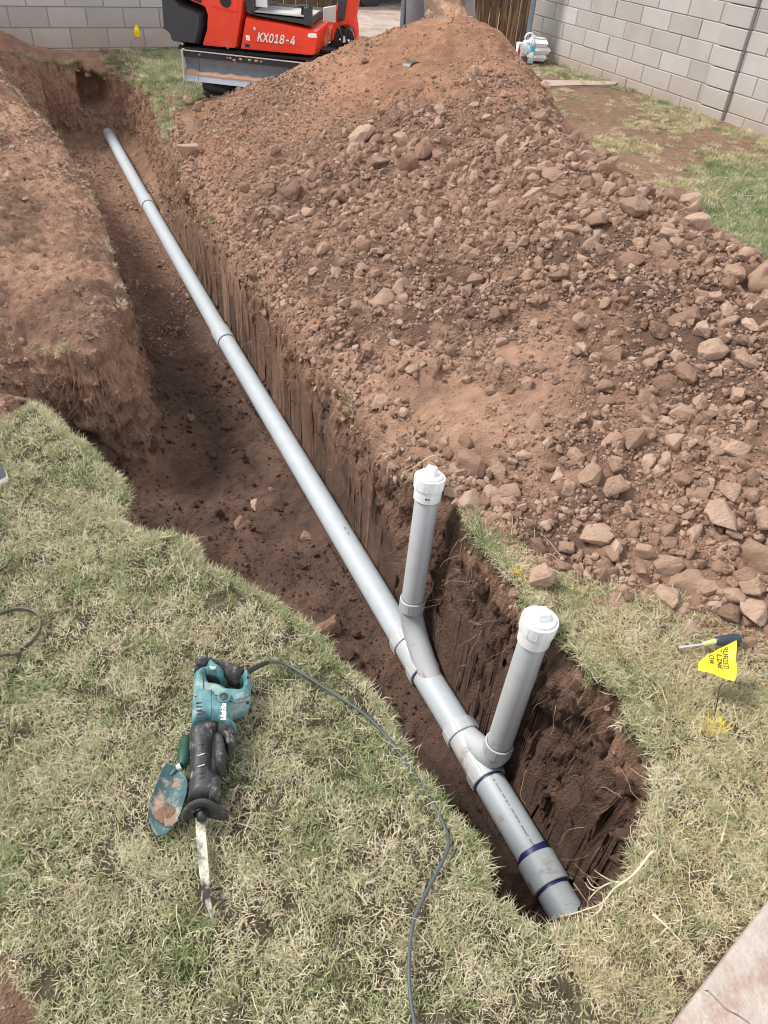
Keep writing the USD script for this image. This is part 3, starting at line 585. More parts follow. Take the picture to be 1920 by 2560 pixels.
obj('tail_lamp', side([(-.245, .838), (-.20, .80), (-.135, .788), (-.15, .83), (-.22, .87)], -.012, .03, .008), 'red_lens', ex, smooth=30)
fp = [(.347, .450), (1.020, .449), (1.052, .51), (1.072, .62), (1.076, .672), (.995, .672), (.75, .697), (.525, .712), (.418, .727)]
fpan = obj('front_panel', side(fp, .0, .90, .022, .008), 'paint_orange', ex, smooth=40)
obj('panel_crease', side([(.50, .528), (.93, .530), (.90, .548), (.50, .545)], -.004, .02, .003), 'paint_orange', ex, smooth=30)
obj('headlight', side([(.965, .606), (.98, .632), (1.045, .634), (1.05, .600), (.985, .598)], -.008, .02, .006, .006), 'white', ex, smooth=30)
obj('lock', lathe([(0, 0), (0, .011), (.006, .013), (.02, .013)], (.507, -.012, .628), (0, 1, 0), 20), 'light_grey', ex, smooth=30)
obj('data_plate', side([(.425, .538), (.462, .535), (.460, .575), (.424, .578)], -.003, .004), 'white', ex)
obj('slot', side([(.42, .488), (.452, .486), (.458, .50), (.45, .51), (.42, .511), (.413, .50)], -.004, .005, .001), 'black', ex)
for u, z in ((.26, .466), (-.146, .468)): obj('bolt', lathe([(0, 0), (0, .010), (.012, .012), (.02, .012)], (u, -.012, z), (0, 1, 0), 12), 'chrome', ex, smooth=30)
txt = meshkit.text_mesh('KX018-4', .064, .004, bold=True); v = np.array(txt.vertices); wdt = v[:, 0].max()
v = np.c_[.520 + v[:, 0] / wdt * .335 + v[:, 1] * .22, -.0065 + v[:, 2] * .8, .540 + v[:, 1] - v[:, 0] / wdt * .004]
obj('lettering', trimesh.Trimesh(v, txt.faces, process=False), 'white', fpan)
con = obj('console', side([(.430, .730), (.53, .714), (.99, .677), (.995, .735), (.497, .742), (.45, .80)], .02, .86, .01), 'dark_grey', ex, smooth=30)
obj('floor_mat', side([(.497, .7425), (.985, .736), (.985, .747), (.497, .752)], .03, .5, .003), 'light_grey', con)
obj('pillar', side([(.425, .735), (.492, .742), (.50, 1.9), (.44, 1.9)], .03, .09, .01), 'dark_grey', ex, smooth=30)
obj('pillar', side([(.425, .735), (.492, .742), (.50, 1.9), (.44, 1.9)], .80, .86, .01), 'dark_grey', ex, smooth=30)
obj('document_pouch', side([(.50, .78), (.60, .78), (.60, .95), (.50, .95)], .095, .10, 0), 'white', ex)
obj('front_post', side([(.925, .678), (1.0, .674), (1.0, .80), (.965, .82), (.925, .81)], .03, .09, .01), 'dark_grey', ex, smooth=30)
obj('handrail', tube([(.985, .06, .8), (.985, .06, 1.9)], .017, 12), 'dark_grey', ex, smooth=True)
obj('handrail', tube([(1.10, .5, .68), (1.10, .5, 1.9)], .016, 12), 'dark_grey', ex, smooth=True)
obj('canopy', box(.30, 1.18, 0, .88, 1.90, 1.97, .03), 'dark_grey', ex)
obj('control_lever', [tube([(.90, .15, .745), (.90, .15, .80)], .014, 10), lathe([(0, 0), (0, .05), (.012, .055), (.018, 0)], (.90, .15, .80), (0, 0, 1), 20), lathe([(0, 0), (.0, .05), (.035, .045), (.05, .02)], (.93, .15, .747), (0, 0, 1), 20)], 'black', ex, smooth=35)
seat = obj('seat', puff(smooth_poly([(-.2, -.2), (.2, -.2), (.2, .2), (-.2, .2)], .05), .12, .05), 'black', ex, smooth=True)
UsdGeom.Xformable(seat).AddTranslateOp().Set(Gf.Vec3d(.42, .48, .86))
obj('seat_back', side([(.16, .92), (.26, .92), (.20, 1.35), (.10, 1.35)], .28, .68, .03, .03), 'black', ex, smooth=40)
obj('side_plate', side([(1.043, .684), (1.156, .684), (1.158, .815), (1.045, .790)], .30, .34, .006), 'light_grey', ex)
obj('hose_cover', side([(1.16, .68), (1.22, .70), (1.24, .86), (1.16, .87)], .36, .46, .02), 'dark_grey', ex, smooth=30)
# swing bracket, boom foot, boom, arm, bucket
obj('swing_bracket', side([(1.06, .38), (1.30, .38), (1.33, .50), (1.27, .60), (1.19, .66), (1.10, .64), (1.10, .52), (1.05, .48)], .42, .50, .02, .01), 'black', ex, smooth=35)
obj('swing_cylinder', [tube([(1.02, .30, .47), (1.20, .40, .46)], .030, 14), tube([(1.0, .36, .40), (1.28, .40, .40)], .022, 12)], 'black', ex, smooth=40)
obj('pivot_pin', [tube([(1.223, .385, .555), (1.223, .56, .548)], .026, 18), tube([(1.18, .40, .545), (1.275, .40, .545)], .016, 14)], 'chrome', ex, smooth=40)
obj('pivot_ring', lathe([(0, .05), (0, .085), (.05, .085), (.05, .05), (0, .05)], (1.222, .405, .548), (0, 1, 0), 32), 'black', ex, smooth=35)
foot = [(1.155, .86), (1.135, .79), (1.108, .728), (1.094, .60), (1.088, .527), (1.104, .516), (1.136, .524), (1.148, .59), (1.172, .632), (1.233, .652), (1.286, .636), (1.305, .58), (1.312, .525), (1.345, .535), (1.342, .63), (1.322, .727), (1.333, .79), (1.345, .87), (1.36, 1.05), (1.19, 1.05)]
obj('boom_foot', side(foot, .41, .55, .02, .004), 'paint_orange', ex, smooth=40)
obj('hydraulic_hose', [tube(spline([(1.17, .40, .64), (1.20, .37, .60), (1.20, .37, .52), (1.16, .40, .44)], 14), .009, 8), tube(spline([(1.25, .40, .66), (1.24, .37, .60), (1.26, .38, .50), (1.24, .42, .42)], 14), .009, 8)], 'black', ex, smooth=True)
loc = lambda w: np.array([(w[0] - E0[0]) * EU[0] + (w[1] - E0[1]) * EU[1], -(w[0] - E0[0]) * EU[1] + (w[1] - E0[1]) * EU[0], w[2]])
b0, b1, b2 = np.array([1.27, .48, 1.0]), np.array([1.38, .60, 1.95]), loc((3.62, 7.85, 2.25)); b3 = loc((3.92, 7.62, 1.20))
def beam(a, b, w0, w1, h0, h1):
    a, b = np.asarray(a), np.asarray(b); d = (b - a) / np.linalg.norm(b - a); s = np.cross(d, [0, 0, 1.0]); s = s / np.linalg.norm(s) if np.linalg.norm(s) > .05 else np.array([0, 1.0, 0]); t = np.cross(s, d)
    return trimesh.convex.convex_hull(np.array([p + sx * w * s / 2 + sz * h * t / 2 for p, w, h in ((a, w0, h0), (b, w1, h1)) for sx in (-1, 1) for sz in (-1, 1)]))
obj('boom', [beam(b0, b1, .12, .11, .17, .20), beam(b1, b2, .11, .10, .20, .12)], 'paint_orange', ex)
obj('arm', beam(b2 + [0, 0, .12], b3, .09, .09, .12, .10), 'paint_orange', ex)
# bucket: opening towards the heap, soil still inside
BK = np.array([3.86, 7.22, .60]); bw, bd = loc(at_y(1192, 48, 7.15)) - loc(at_y(1063, 35, 7.20)), None
bx = np.array([bw[0], bw[1], 0]); bx /= np.linalg.norm(bx); by = np.array([-bx[1], bx[0], 0]); bo = loc(at_y(1063, 38, 7.20)); bz = bo[2]; BW = .47
def bplace(m):
    v = np.array(m.vertices); return trimesh.Trimesh(np.array([bo[0], bo[1], 0]) + v[:, :1] * bx + v[:, 1:2] * by + v[:, 2:] * [0, 0, 1], m.faces, process=False)
bk = obj('bucket', bplace(join([box(0, BW, -.018, 0, bz - .26, bz, .004), box(0, BW, .0, .5, bz - .28, bz - .26)])), 'bucket_steel', ex)
prof = [(.34 + .10 * math.sin(t), bz + .12 - .0 - .20 * math.cos(t)) for t in np.linspace(.0, 2.6, 14)]
bb = [];
for (y0, z0), (y1, z1) in zip(prof[:-1], prof[1:]): bb.append(trimesh.convex.convex_hull([(x, y, z) for x in (.01, BW - .01) for y, z in ((y0, z0), (y1, z1), (y0 + .014, z0), (y1 + .014, z1))]))
obj('bucket_back', bplace(join(bb)), 'bucket_steel', bk, smooth=40)
sp_ = Polygon([(-.035, bz - .27), (.42, bz - .27), (.46, bz + .05), (.42, bz + .34), (.12, bz + .42), (-.0, bz + .06), (-.03, bz)])
for x0 in (-.016, BW):
    m = extrude(sp_, .016, .003); v = np.array(m.vertices); obj('bucket_side', bplace(trimesh.Trimesh(np.c_[x0 + v[:, 2], v[:, 0], v[:, 1]], m.faces, process=False)), 'bucket_paint', bk, smooth=30)
gx, gy = np.meshgrid(np.linspace(.0, BW, 50), np.linspace(.0, .42, 40)); q = np.c_[gx.ravel(), gy.ravel()]
fz = bz - .03 + .13 * sstep(.03, .36, q[:, 1]) + (fbm(np.c_[q, q[:, :1] * 0] * 16, 4, 97) - .5) * .07
obj('bucket_soil', bplace(trimesh.Trimesh(np.c_[q, fz], tri(q), process=False)), 'dust', bk, smooth=True)
# undercarriage
obj('turntable', lathe([(0, .36), (.12, .36), (.12, .0)], (.42, .48, .36), (0, 0, 1), 40), 'black', ex, smooth=35)
obj('deck_plate', box(-.2, 1.0, .03, .88, .418, .444, .004), 'black', ex)
obj('track_frame', box(.06, .92, .42, 1.0, .16, .37, .02), 'black', ex)
def track(u0, u1):
    tp = smooth_poly([(.05, .02), (1.20, .02), (1.28, .14), (1.20, .33), (.05, .33), (-.03, .16)], .10); ring_ = np.array([tp.exterior.interpolate(k / 46, True).coords[0] for k in range(46)])
    m = extrude(tp, u1 - u0, .02); v = np.array(m.vertices); bt = trimesh.Trimesh(np.c_[u0 + v[:, 2], v[:, 0], v[:, 1]], m.faces, process=False)
    o = obj('track', bt, 'rubber', ex, smooth=35); cc = np.array(tp.centroid.coords[0])
    for k in range(46):
        p, q = ring_[k], ring_[(k + 1) % 46]; t = (q - p) / np.linalg.norm(q - p); nn = np.array([t[1], -t[0]]); nn = nn if nn @ (p - cc) > 0 else -nn
        pr = lambda u, s, h: (u, *(p + t * s + nn * h))
        obj('lug', trimesh.convex.convex_hull([pr(u, s + (0.012 if (u0 + u1) / 2 - u > 0 else -.012), h) for u in (u0 + .01, u1 - .01) for s in (-.013, .017) for h in (-.01, .020)]), 'rubber', o)
    return o
track(.00, .235); track(.79, 1.02)
# dozer blade facing the trench
bl0 = np.array([-.084, -.18]); ba = math.radians(-5.0); bux = np.array([math.cos(ba), math.sin(ba)]); bny = np.array([-bux[1], bux[0]])
def blpos(m):
    v = np.array(m.vertices); p = bl0 + v[:, :1] * bux + v[:, 1:2] * bny; return trimesh.Trimesh(np.c_[p, v[:, 2]], m.faces, process=False)
def blade_part(prof, x0, x1, th=.014):
    ms = []
    for (y0, z0), (y1, z1) in zip(prof[:-1], prof[1:]): ms.append(trimesh.convex.convex_hull([(x, y + dy, z) for x in (x0, x1) for y, z in ((y0, z0), (y1, z1)) for dy in (0, th)]))
    return blpos(join(ms))
mould = [(.0 + .035 * math.sin(t * math.pi), .268 + .15 * t) for t in np.linspace(0, 1, 9)]
bl = obj('dozer_blade', blade_part(mould, .127, 1.24), 'blade_steel', ex, smooth=40)
obj('blade_extension', blade_part(mould, .0, .123), 'blade_steel', bl, smooth=40)
obj('blade_top_band', blade_part([(-.006, .405), (-.004, .455)], .0, 1.24, .03), 'black', bl)
obj('cutting_edge', [blade_part([(-.030, .225), (-.008, .270)], .0, .123), blade_part([(-.030, .225), (-.008, .270)], .127, 1.24)], 'edge_steel', bl)
obj('blade_rim', [blpos(box(-.008, .0, -.03, .03, .23, .46)), blpos(box(0, 1.24, -.008, -.002, .449, .456))], 'light_grey', bl)
xx = np.linspace(0.005, 1.2, 160); hh = .285 + .022 * fbm(np.c_[xx * 14, xx * 0, xx * 0], 4, 98) + .012 * np.exp(-((xx - .06) / .05) ** 2); dv = []; df = []
for i, (x, h) in enumerate(zip(xx, hh)): dv += [(x, -.010, .268), (x, -.014, (.268 + h) / 2), (x, .012, h + .006)]
for i in range(len(xx) - 1):
    for k in (0, 1): a = i * 3 + k; df += [[a, a + 3, a + 4], [a, a + 4, a + 1]]
obj('soil_crust', blpos(trimesh.Trimesh(np.array(dv), np.array(df), process=False)), 'dust', bl, smooth=True)
for i in range(9):
    m = rock(300 + i, 12, 1, .2); s = rng.uniform(.008, .02); xk = (.40, .43, .46, .47, .52, .60, .66, .70, .15)[i]
    m.vertices = np.array(m.vertices) * [s * 1.3, .006, s] + [xk, -.008, .43 - (.012 if i in (2, 3) else 0) - .02 * (i == 3)]; obj('soil_crust', blpos(m), 'dust', bl, smooth=True)
obj('blade_arm', [beam((.22, -.13, .33), (.22, .5, .25), .06, .07, .08, .09), beam((.80, -.19, .33), (.80, .5, .25), .06, .07, .08, .09)], 'black', ex)

# ---------------------------------------------------------------- the sewer pipe with its two cleanouts
def cyl(p0, p1, r0, r1=None, n=44, inner=None):
    p0, p1 = np.array(p0, float), np.array(p1, float); L = np.linalg.norm(p1 - p0); r1 = r0 if r1 is None else r1; c = .004
    pr = [(0, r0 - c), (c * .5, r0), (L - c * .5, r1), (L, r1 - c), (L, 0)] if inner is None else [(0, inner), (0, r0 - c * .6), (c * .6, r0), (L - c * .6, r1), (L, r1 - c * .6), (L, inner)]
    return lathe([(0, 0)] + pr if inner is None else pr, p0, p1 - p0, n)
RP, RH, RC = .057, .064, .0645
PIPE = [at(*q, -.75) for q in ((1500, 2420), (1380, 2221), (1339, 2147), (1223, 1953), (1144, 1816), (1070, 1676), (982, 1607), (568, 857), (554, 834), (372, 517), (364, 502), (276, 342))]
pipe = thing('sewer_pipe', 'grey plastic sewer pipe with two white capped cleanout risers lying along the trench', 'pipe')
PIPE[5], PIPE[6] = np.array([1.0885, 1.62, -.75]), np.array([1.0895, 1.83, -.75])
J = {k: PIPE[i] for i, k in enumerate(('end', 'c0a', 'c0b', 'w2a', 'w2b', 'w1a', 'w1b', 'c1a', 'c1b', 'c2a', 'c2b', 'far'))}
sec = [obj('pipe_section', cyl(J[a], J[b], RP), 'pvc', pipe, smooth=40) for a, b in (('end', 'c0a'), ('c0b', 'w2a'), ('w2b', 'w1a'), ('w1b', 'c1a'), ('c1b', 'c2a'), ('c2b', 'far'))]
obj('repair_coupling', cyl(J['c0a'], J['c0b'], .066, inner=.05), 'pvc', pipe, smooth=40)
for a, b in (('c1a', 'c1b'), ('c2a', 'c2b')): obj('coupling', cyl(J[a], J[b] + (J[b] - J[a]) * .3, RC, inner=.05), 'pvc', pipe, smooth=40)
def primer(p, d, w, r=RP + .0012, par=None):
    d = np.array(d) / np.linalg.norm(d); a = np.linspace(0, 2 * np.pi, 48, endpoint=False); B = frame_to(d); V_ = []
    for k, s in enumerate((0, 1)):
        e = w * (.55 + .9 * (noise(np.c_[np.cos(a) * 1.6, np.sin(a) * 1.6, a * 0 + w * 90], 5))) * s
        V_.append(np.array(p) + e[:, None] * d + r * (np.cos(a)[:, None] * B[:, 0] + np.sin(a)[:, None] * B[:, 1]))
    f = [];
    for i in range(48): j = (i + 1) % 48; f += [[i, j, j + 48], [i, j + 48, i + 48]]
    obj('primer_stain', trimesh.Trimesh(np.vstack(V_), np.array(f), process=False), 'primer', par or pipe, smooth=True)
dn = (J['w1b'] - J['c0b']) / np.linalg.norm(J['w1b'] - J['c0b'])                     # up the pipe, away from the house
primer(J['c0b'], dn, .022); primer(J['c0a'], -dn, .009); primer(J['w2a'], -dn, .007); primer(J['w1a'], -dn, .006)
primer(J['c1a'], -dn, .004); primer(J['c2a'], -dn, .005); primer(J['far'] - dn * .02, -dn, .005)
# far end: a short hub and the bevelled, broken end of the last piece
ft = J['far'] + dn * .16 + [-.03, 0, .02]
obj('end_hub', cyl(J['far'] - dn * .015, J['far'] + dn * .05, .062, inner=.04), 'pvc_fit', pipe, smooth=40)
obj('broken_end', lathe([(0, .057), (.06, .057), (.085, .05), (.12, .028), (.15, .006), (.152, 0)], J['far'] + dn * .05, dn + np.array([-.10, 0, .12]), 40), 'pvc', pipe, smooth=50)
R3, RS = .0445, .051
r1b, r1t = np.array([1.093, 1.797, -.53]), np.array([1.150, 1.872, .080])
r2b, r2t = np.array([1.113, 1.143, -.605]), np.array([1.150, 1.152, .062])
def wye(a, b, rb, rt, lead):
    """A long sweep tee: hub, body, hub on the run; a branch that sweeps up into the riser's socket."""
    a, b = np.array(a), np.array(b); d = (b - a) / np.linalg.norm(b - a)
    w = obj('wye_fitting', join([cyl(a, a + d * .052, RH + .002, inner=.05), cyl(b - d * .052, b, RH + .002, inner=.05), cyl(a + d * .05, b - d * .05, .0595)]), 'pvc_fit', pipe, smooth=40)
    up = (rt - rb) / np.linalg.norm(rt - rb)
    P_ = np.vstack([lead, rb - up * .01])
    c = spline(P_, 26); obj('branch', tube(c, np.linspace(.0475, .0465, 26), 36), 'pvc_fit', w, smooth=50)
    obj('socket', cyl(rb - up * .012, rb + up * .042, RS, inner=.038), 'pvc_fit', w, smooth=40)
    for k in range(8):
        B = frame_to(up); t = k * math.pi / 4; o = rb + up * .012 + (RS - .001) * (math.cos(t) * B[:, 0] + math.sin(t) * B[:, 1]); obj('rib', tube([o - up * .018, o + up * .022], .0022, 6), 'pvc_fit', w)
    B = frame_to(d)
    for e in (a + d * .026, b - d * .026):
        for k in range(8):
            t = k * math.pi / 4 + .3; o = e + (RH + .0015) * (math.cos(t) * B[:, 0] + math.sin(t) * B[:, 1]); obj('rib', tube([o - d * .024, o + d * .024], .0022, 6), 'pvc_fit', w)
    return w
wye(J['w1a'], J['w1b'], r1b, r1t, [(1.090, 1.56, -.745), (1.092, 1.63, -.712), (1.093, 1.70, -.668), (1.093, 1.755, -.622)])
wye(J['w2a'], J['w2b'], r2b, r2t, [(1.092, 1.35, -.752), (1.097, 1.29, -.735), (1.104, 1.22, -.708), (1.110, 1.163, -.668)])
def riser(rb, rt, label, seed):
    up = (rt - rb) / np.linalg.norm(rt - rb); Hn = rt - up * .10
    t = obj('riser', cyl(rb, Hn, R3), 'pvc_riser', pipe, smooth=40, label=label)
    primer(rb + up * .042, up, .004, R3 + .001, t); primer(Hn - up * .012, up, .012, R3 + .001, t)
    c = obj('cleanout_adapter', lathe([(0, .046), (0, .0505), (.045, .0515), (.047, .0555), (.088, .057), (.091, .0555), (.091, .047), (.086, .047), (.086, 0)], Hn - up * .012, up, 56), 'pvc_white', pipe, smooth=30)
    B = frame_to(up)
    for k in range(12):
        th = k * math.pi / 6 + seed; o = Hn + up * .056 + .0563 * (math.cos(th) * B[:, 0] + math.sin(th) * B[:, 1]); obj('rib', tube([o - up * .017, o + up * .017], .0012, 6), 'pvc_white', c)
    top = Hn + up * .079
    pl = obj('plug', lathe([(0, .0465), (.004, .0475), (.008, .0465), (.0095, .044), (.010, 0)], top, up, 48), 'pvc_white', pipe, smooth=30)
    sq = trimesh.convex.convex_hull([(sx * e, sy * e, z) for e, z in ((.0205, 0), (.0190, .024), (.0170, .0265)) for sx in (-1, 1) for sy in (-1, 1)])
    c_, s_ = math.cos(.5 + seed), math.sin(.5 + seed); v = np.array(sq.vertices); v = np.c_[v[:, 0] * c_ - v[:, 1] * s_, v[:, 0] * s_ + v[:, 1] * c_, v[:, 2]]
    obj('plug_head', trimesh.Trimesh(top + up * .009 + v[:, 2:] * up + v[:, :1] * B[:, 0] + v[:, 1:2] * B[:, 1], sq.faces, process=False), 'pvc_white', pl)
    return c, Hn, up
a1, h1, u1 = riser(r1b, r1t, 'taller looking riser with a printed bar code on its white adapter', .2); riser(r2b, r2t, 'riser nearer the house', .9)
def wrap(m, p0, d, r, ang, s0=0.0, flip=False):
    """Lays flat lettering (x along d, y around) on a cylinder; ang is measured from the side that faces up and the camera."""
    d = np.array(d) / np.linalg.norm(d); z = np.array([0, 0, 1.0]); z = (EYE - p0) if abs(d[2]) > .8 else z; z = z - d * (z @ d); z /= np.linalg.norm(z); s = np.cross(d, z)
    v = np.array(m.vertices); th = ang + v[:, 1] / r; rr = r + .0004 + v[:, 2]
    return trimesh.Trimesh(np.array(p0) + (s0 + v[:, :1]) * d + rr[:, None] * (np.cos(th)[:, None] * z + np.sin(th)[:, None] * s), m.faces, process=False)
bars = []; x = 0
for k, w in enumerate((2, 1, 3, 1, 2, 2, 1, 3, 1, 1, 2, 3, 1, 2)):
    if k % 2 == 0: bars.append(box(x * .00075, (x + w) * .00075, 0, .008, 0, .0003))
    x += w
B_ = join(bars); B_.vertices = np.c_[B_.vertices[:, 1], B_.vertices[:, 0] - .006, B_.vertices[:, 2]]
obj('bar_code', wrap(B_, h1 + u1 * .006, u1, .0512, .0), 'ink', a1)
def print_line(text, hgt, p0, d, ang, parent, gap=0.0):
    m = meshkit.text_mesh(text, hgt, .0003); obj('printed_line', wrap(m, p0, d, RP, ang), 'ink', parent)
print_line('PLAS   Charlotte   ASTM F 891   4  IN  PVC  SCH 40   NC  CELLULAR CORE PVC-DWV PIPE', .0072, J['c0b'] + dn * .02, dn, -.18, sec[1])
print_line('PVC-DWV   ASTM F 891   CELLULAR CORE   4', .0072, J['w2b'] + dn * .02, dn, .72, sec[2])
print_line('PVC   4 IN', .009, J['w1b'] + dn * .62, dn, .05, sec[3])

# ---------------------------------------------------------------- reciprocating saw, trowel
def gp(pts, f, z): return [tuple(at(*f(*p), z)[:2]) for p in pts]
fa = lambda a, b: (460 + a / 5.823, 1620 + b / 5.823); fb = lambda a, b: (300 + a / 2.602, 1550 + b / 2.602)
SZ = .022
saw = thing('reciprocating_saw', 'teal and black reciprocating saw with a dirty blade lying on the lawn', 'power saw')
def lay(name, pts, f, z, h, r, m, parent=None, both=True, smooth=45, rr=.004, steps=5, label=None, holes=()):
    p = Polygon(gp(pts, f, z + h * .6)).buffer(0); p = p.buffer(-rr, join_style=1).buffer(2 * rr, join_style=1).buffer(-rr, join_style=1)
    for hq in holes: p = p.difference(Polygon(gp(hq, f, z + h * .6)).buffer(-.003).buffer(.003, join_style=1))
    mm = puff(p, h, r, steps, both); mm.vertices[:, 2] += z; return obj(name, mm, m, parent or saw, smooth=smooth, label=label)
body_ = [(140, 400), (165, 320), (310, 200), (420, 195), (600, 250), (760, 290), (880, 335), (955, 385), (975, 500), (965, 770), (930, 850), (840, 905), (700, 950), (690, 1070), (755, 1120), (765, 1180), (640, 1190), (500, 1120), (350, 1080), (200, 1120), (100, 1185), (115, 900), (130, 640)]
hole_ = [(335, 470), (345, 400), (500, 480), (560, 480), (700, 478), (800, 490), (860, 480), (870, 560), (830, 650), (640, 640), (560, 590), (470, 560), (390, 560)]
grip_ = [(135, 420), (160, 205), (230, 165), (310, 165), (480, 215), (700, 265), (870, 330), (885, 370), (830, 460), (760, 500), (690, 470), (580, 450), (590, 360), (500, 300), (400, 290), (320, 310), (230, 340)]
sb = lay('body', body_, fa, SZ - .012, .080, .017, 'teal', holes=[hole_, [(120, 440), (150, 150), (520, 180), (900, 300), (850, 430), (770, 520), (690, 520), (595, 450), (600, 370), (500, 320), (400, 305), (320, 325), (230, 350)]])
lay('motor_housing', [(150, 640), (260, 640), (400, 650), (480, 690), (560, 820), (690, 830), (690, 1070), (500, 1090), (350, 1060), (120, 1150)], fa, SZ - .01, .086, .022, 'teal', sb)
lay('rear_grip', grip_, fa, SZ - .011, .080, .020, 'grip_rubber')
lay('trigger_guard', [(320, 330), (350, 240), (420, 215), (500, 290), (570, 330), (575, 380), (530, 455), (480, 430), (330, 400)], fa, SZ, .082, .018, 'teal', sb)
lay('trigger', [(325, 405), (400, 415), (505, 455), (495, 505), (400, 480), (330, 455)], fa, SZ + .01, .052, .012, 'black')
bz_ = SZ + .068
def disc(c, f, r, z, h, m, parent=None, name='screw_cap'):
    p = at(*f(*c), z + h); return obj(name, lathe([(0, r), (h * .6, r), (h, r * .88), (h, r * .7), (h * .8, r * .66), (h * .8, 0)], (p[0], p[1], z), (0, 0, 1), 30), m, parent or saw, smooth=35)
disc((424, 262), fa, .009, SZ + .074, .005, 'light_grey', sb)
k_ = disc((578, 705), fa, .017, SZ + .074, .008, 'teal', sb); disc((578, 705), fa, .012, SZ + .078, .006, 'grip_rubber', sb, 'brush_cap')
for L_, zz in (([(130, 690), (260, 712), (400, 690), (505, 690)], .0695), ([(650, 740), (700, 790), (830, 795), (960, 770)], .0690), ([(760, 760), (830, 735), (900, 720), (965, 650)], .0690), ([(270, 340), (285, 600), (285, 1060)], .0700), ([(400, 600), (402, 1050)], .0755)):
    obj('seam', tube(spline([at(*fa(*q), SZ + zz - .0002) for q in L_], 20), .0010, 6), 'grip_rubber', sb, smooth=True)
for c_ in ((930, 420), (215, 480), (640, 1140), (925, 790)): disc(c_, fa, .0038, SZ + .063, .004, 'black', sb, 'screw')
for k in range(4): obj('vent', tube([at(*fa(180 + k * 3, 800 + k * 55), SZ + .074), at(*fa(255 + k * 3, 800 + k * 55), SZ + .0757)], .0022, 6), 'black', sb, smooth=True)
t_ = meshkit.text_mesh('Makita', .0125, .0008, bold=True); tv = np.array(t_.vertices); q0, q1 = at(*fa(590, 1060), SZ + .079), at(*fa(590, 810), SZ + .079); td = (q1 - q0) / np.linalg.norm(q1 - q0); tp = np.cross([0, 0, 1.0], td)
sc = np.linalg.norm(q1 - q0) / tv[:, 0].max(); tv = np.c_[tv[:, :1] * sc * td + (tv[:, 1:2] + tv[:, :1] * 0) * tp + tv[:, 1:2] * .18 * td]; tv[:, 2] = SZ + .0795 + np.array(t_.vertices)[:, 2]; tv[:, :2] += q0[:2] + .012 * tp[:2] * -.3
obj('lettering', trimesh.Trimesh(tv, t_.faces, process=False), 'white', sb)
lay('boot_base', [(100, 1180), (350, 1080), (560, 1200), (605, 1320), (600, 1700), (530, 1880), (520, 2200), (100, 2200), (85, 1600)], fa, SZ - .014, .060, .020, 'saw_rubber')
lay('front_boot', [(95, 1180), (200, 1110), (350, 1065), (500, 1090), (560, 1200), (470, 1300), (440, 1500), (430, 1800), (520, 1880), (535, 2000), (530, 2150), (480, 2240), (250, 2260), (45, 2225), (75, 2000), (90, 1600), (65, 1400), (70, 1260)], fa, SZ - .014, .080, .028, 'saw_rubber')
gl_ = lay('gear_lever_housing', [(490, 1085), (640, 1170), (755, 1225), (770, 1330), (720, 1450), (640, 1490), (580, 1400), (500, 1280), (480, 1180)], fa, SZ - .006, .074, .014, 'saw_rubber')
lay('lever_window', [(690, 1190), (745, 1215), (735, 1280), (690, 1250)], fa, SZ + .058, .012, .003, 'black', gl_)
lay('lever_cover', [(500, 1090), (640, 1160), (670, 1190), (655, 1280), (560, 1260), (500, 1215)], fa, SZ + .02, .056, .012, 'grip_rubber', gl_)
lay('finger_guard', [(440, 1300), (590, 1300), (605, 1500), (590, 1730), (520, 1830), (450, 1790), (420, 1600)], fa, SZ - .004, .078, .014, 'saw_rubber')
lay('guard_pad', [(480, 1330), (575, 1330), (590, 1500), (560, 1660), (510, 1700), (475, 1600)], fa, SZ + .055, .0225, .006, 'grip_rubber')
lay('boot_panel', [(370, 1920), (480, 1890), (535, 1930), (530, 2150), (480, 2230), (360, 2230)], fa, SZ + .02, .046, .010, 'grip_rubber')
for b0_ in (1390, 1540, 1700, 1810, 1880):
    c3 = [at(*fa(a, b0_ + 60 - (a - 100) * .32 + 25 * math.sin((a - 90) / 60)), 0)[:2] for a in np.linspace(92, 300, 9)]
    zz = SZ - .014 + .04 + .041 * np.sqrt(np.clip(1 - (np.linspace(-1, .15, 9)) ** 2, 0, 1)); c3 = np.array([at(*fa(a, b0_ + 60 - (a - 100) * .32), z) for a, z in zip(np.linspace(92, 300, 9), zz)])
    obj('boot_groove', tube(c3, .0013, 6), 'light_grey' if b0_ in (1540, 1700) else 'grip_rubber', saw, smooth=True)
# shoe: a bent plate round the blade
sp = [(405, 1250), (432, 1205), (475, 1172), (525, 1155), (575, 1165), (640, 1195), (700, 1222), (708, 1245), (690, 1268), (640, 1275), (600, 1262), (555, 1230), (510, 1212), (470, 1225), (440, 1262), (418, 1275)]
P2 = np.array(gp(sp, fb, .05)); ctr = P2.mean(0)
shoe_c = np.array([at(*fb(*p), z) for p, z in (((408, 1262), .040), ((440, 1212), .062), ((490, 1178), .083), ((545, 1168), .090), ((600, 1190), .080), ((655, 1225), .058), ((703, 1250), .040))])
ax_ = at(*fb(560, 1285), .04) - at(*fb(545, 1000), .04); ax_[2] = 0; ax_ /= np.linalg.norm(ax_)
ss = spline(shoe_c, 30); lo = ss.copy(); lo[:, 2] = np.clip(.012 + (ss[:, 2] - .04) * .15, .008, .03); th_ = .006
vv = np.vstack([ss, lo, ss + ax_ * th_, lo + ax_ * th_]); n_ = 30; ff = []
for i in range(n_ - 1): ff += [[i, i + 1, i + 1 + n_], [i, i + 1 + n_, i + n_], [2 * n_ + i, 3 * n_ + i + 1, 2 * n_ + i + 1], [2 * n_ + i, 3 * n_ + i, 3 * n_ + i + 1], [i, 2 * n_ + i + 1, i + 1], [i, 2 * n_ + i, 2 * n_ + i + 1]]
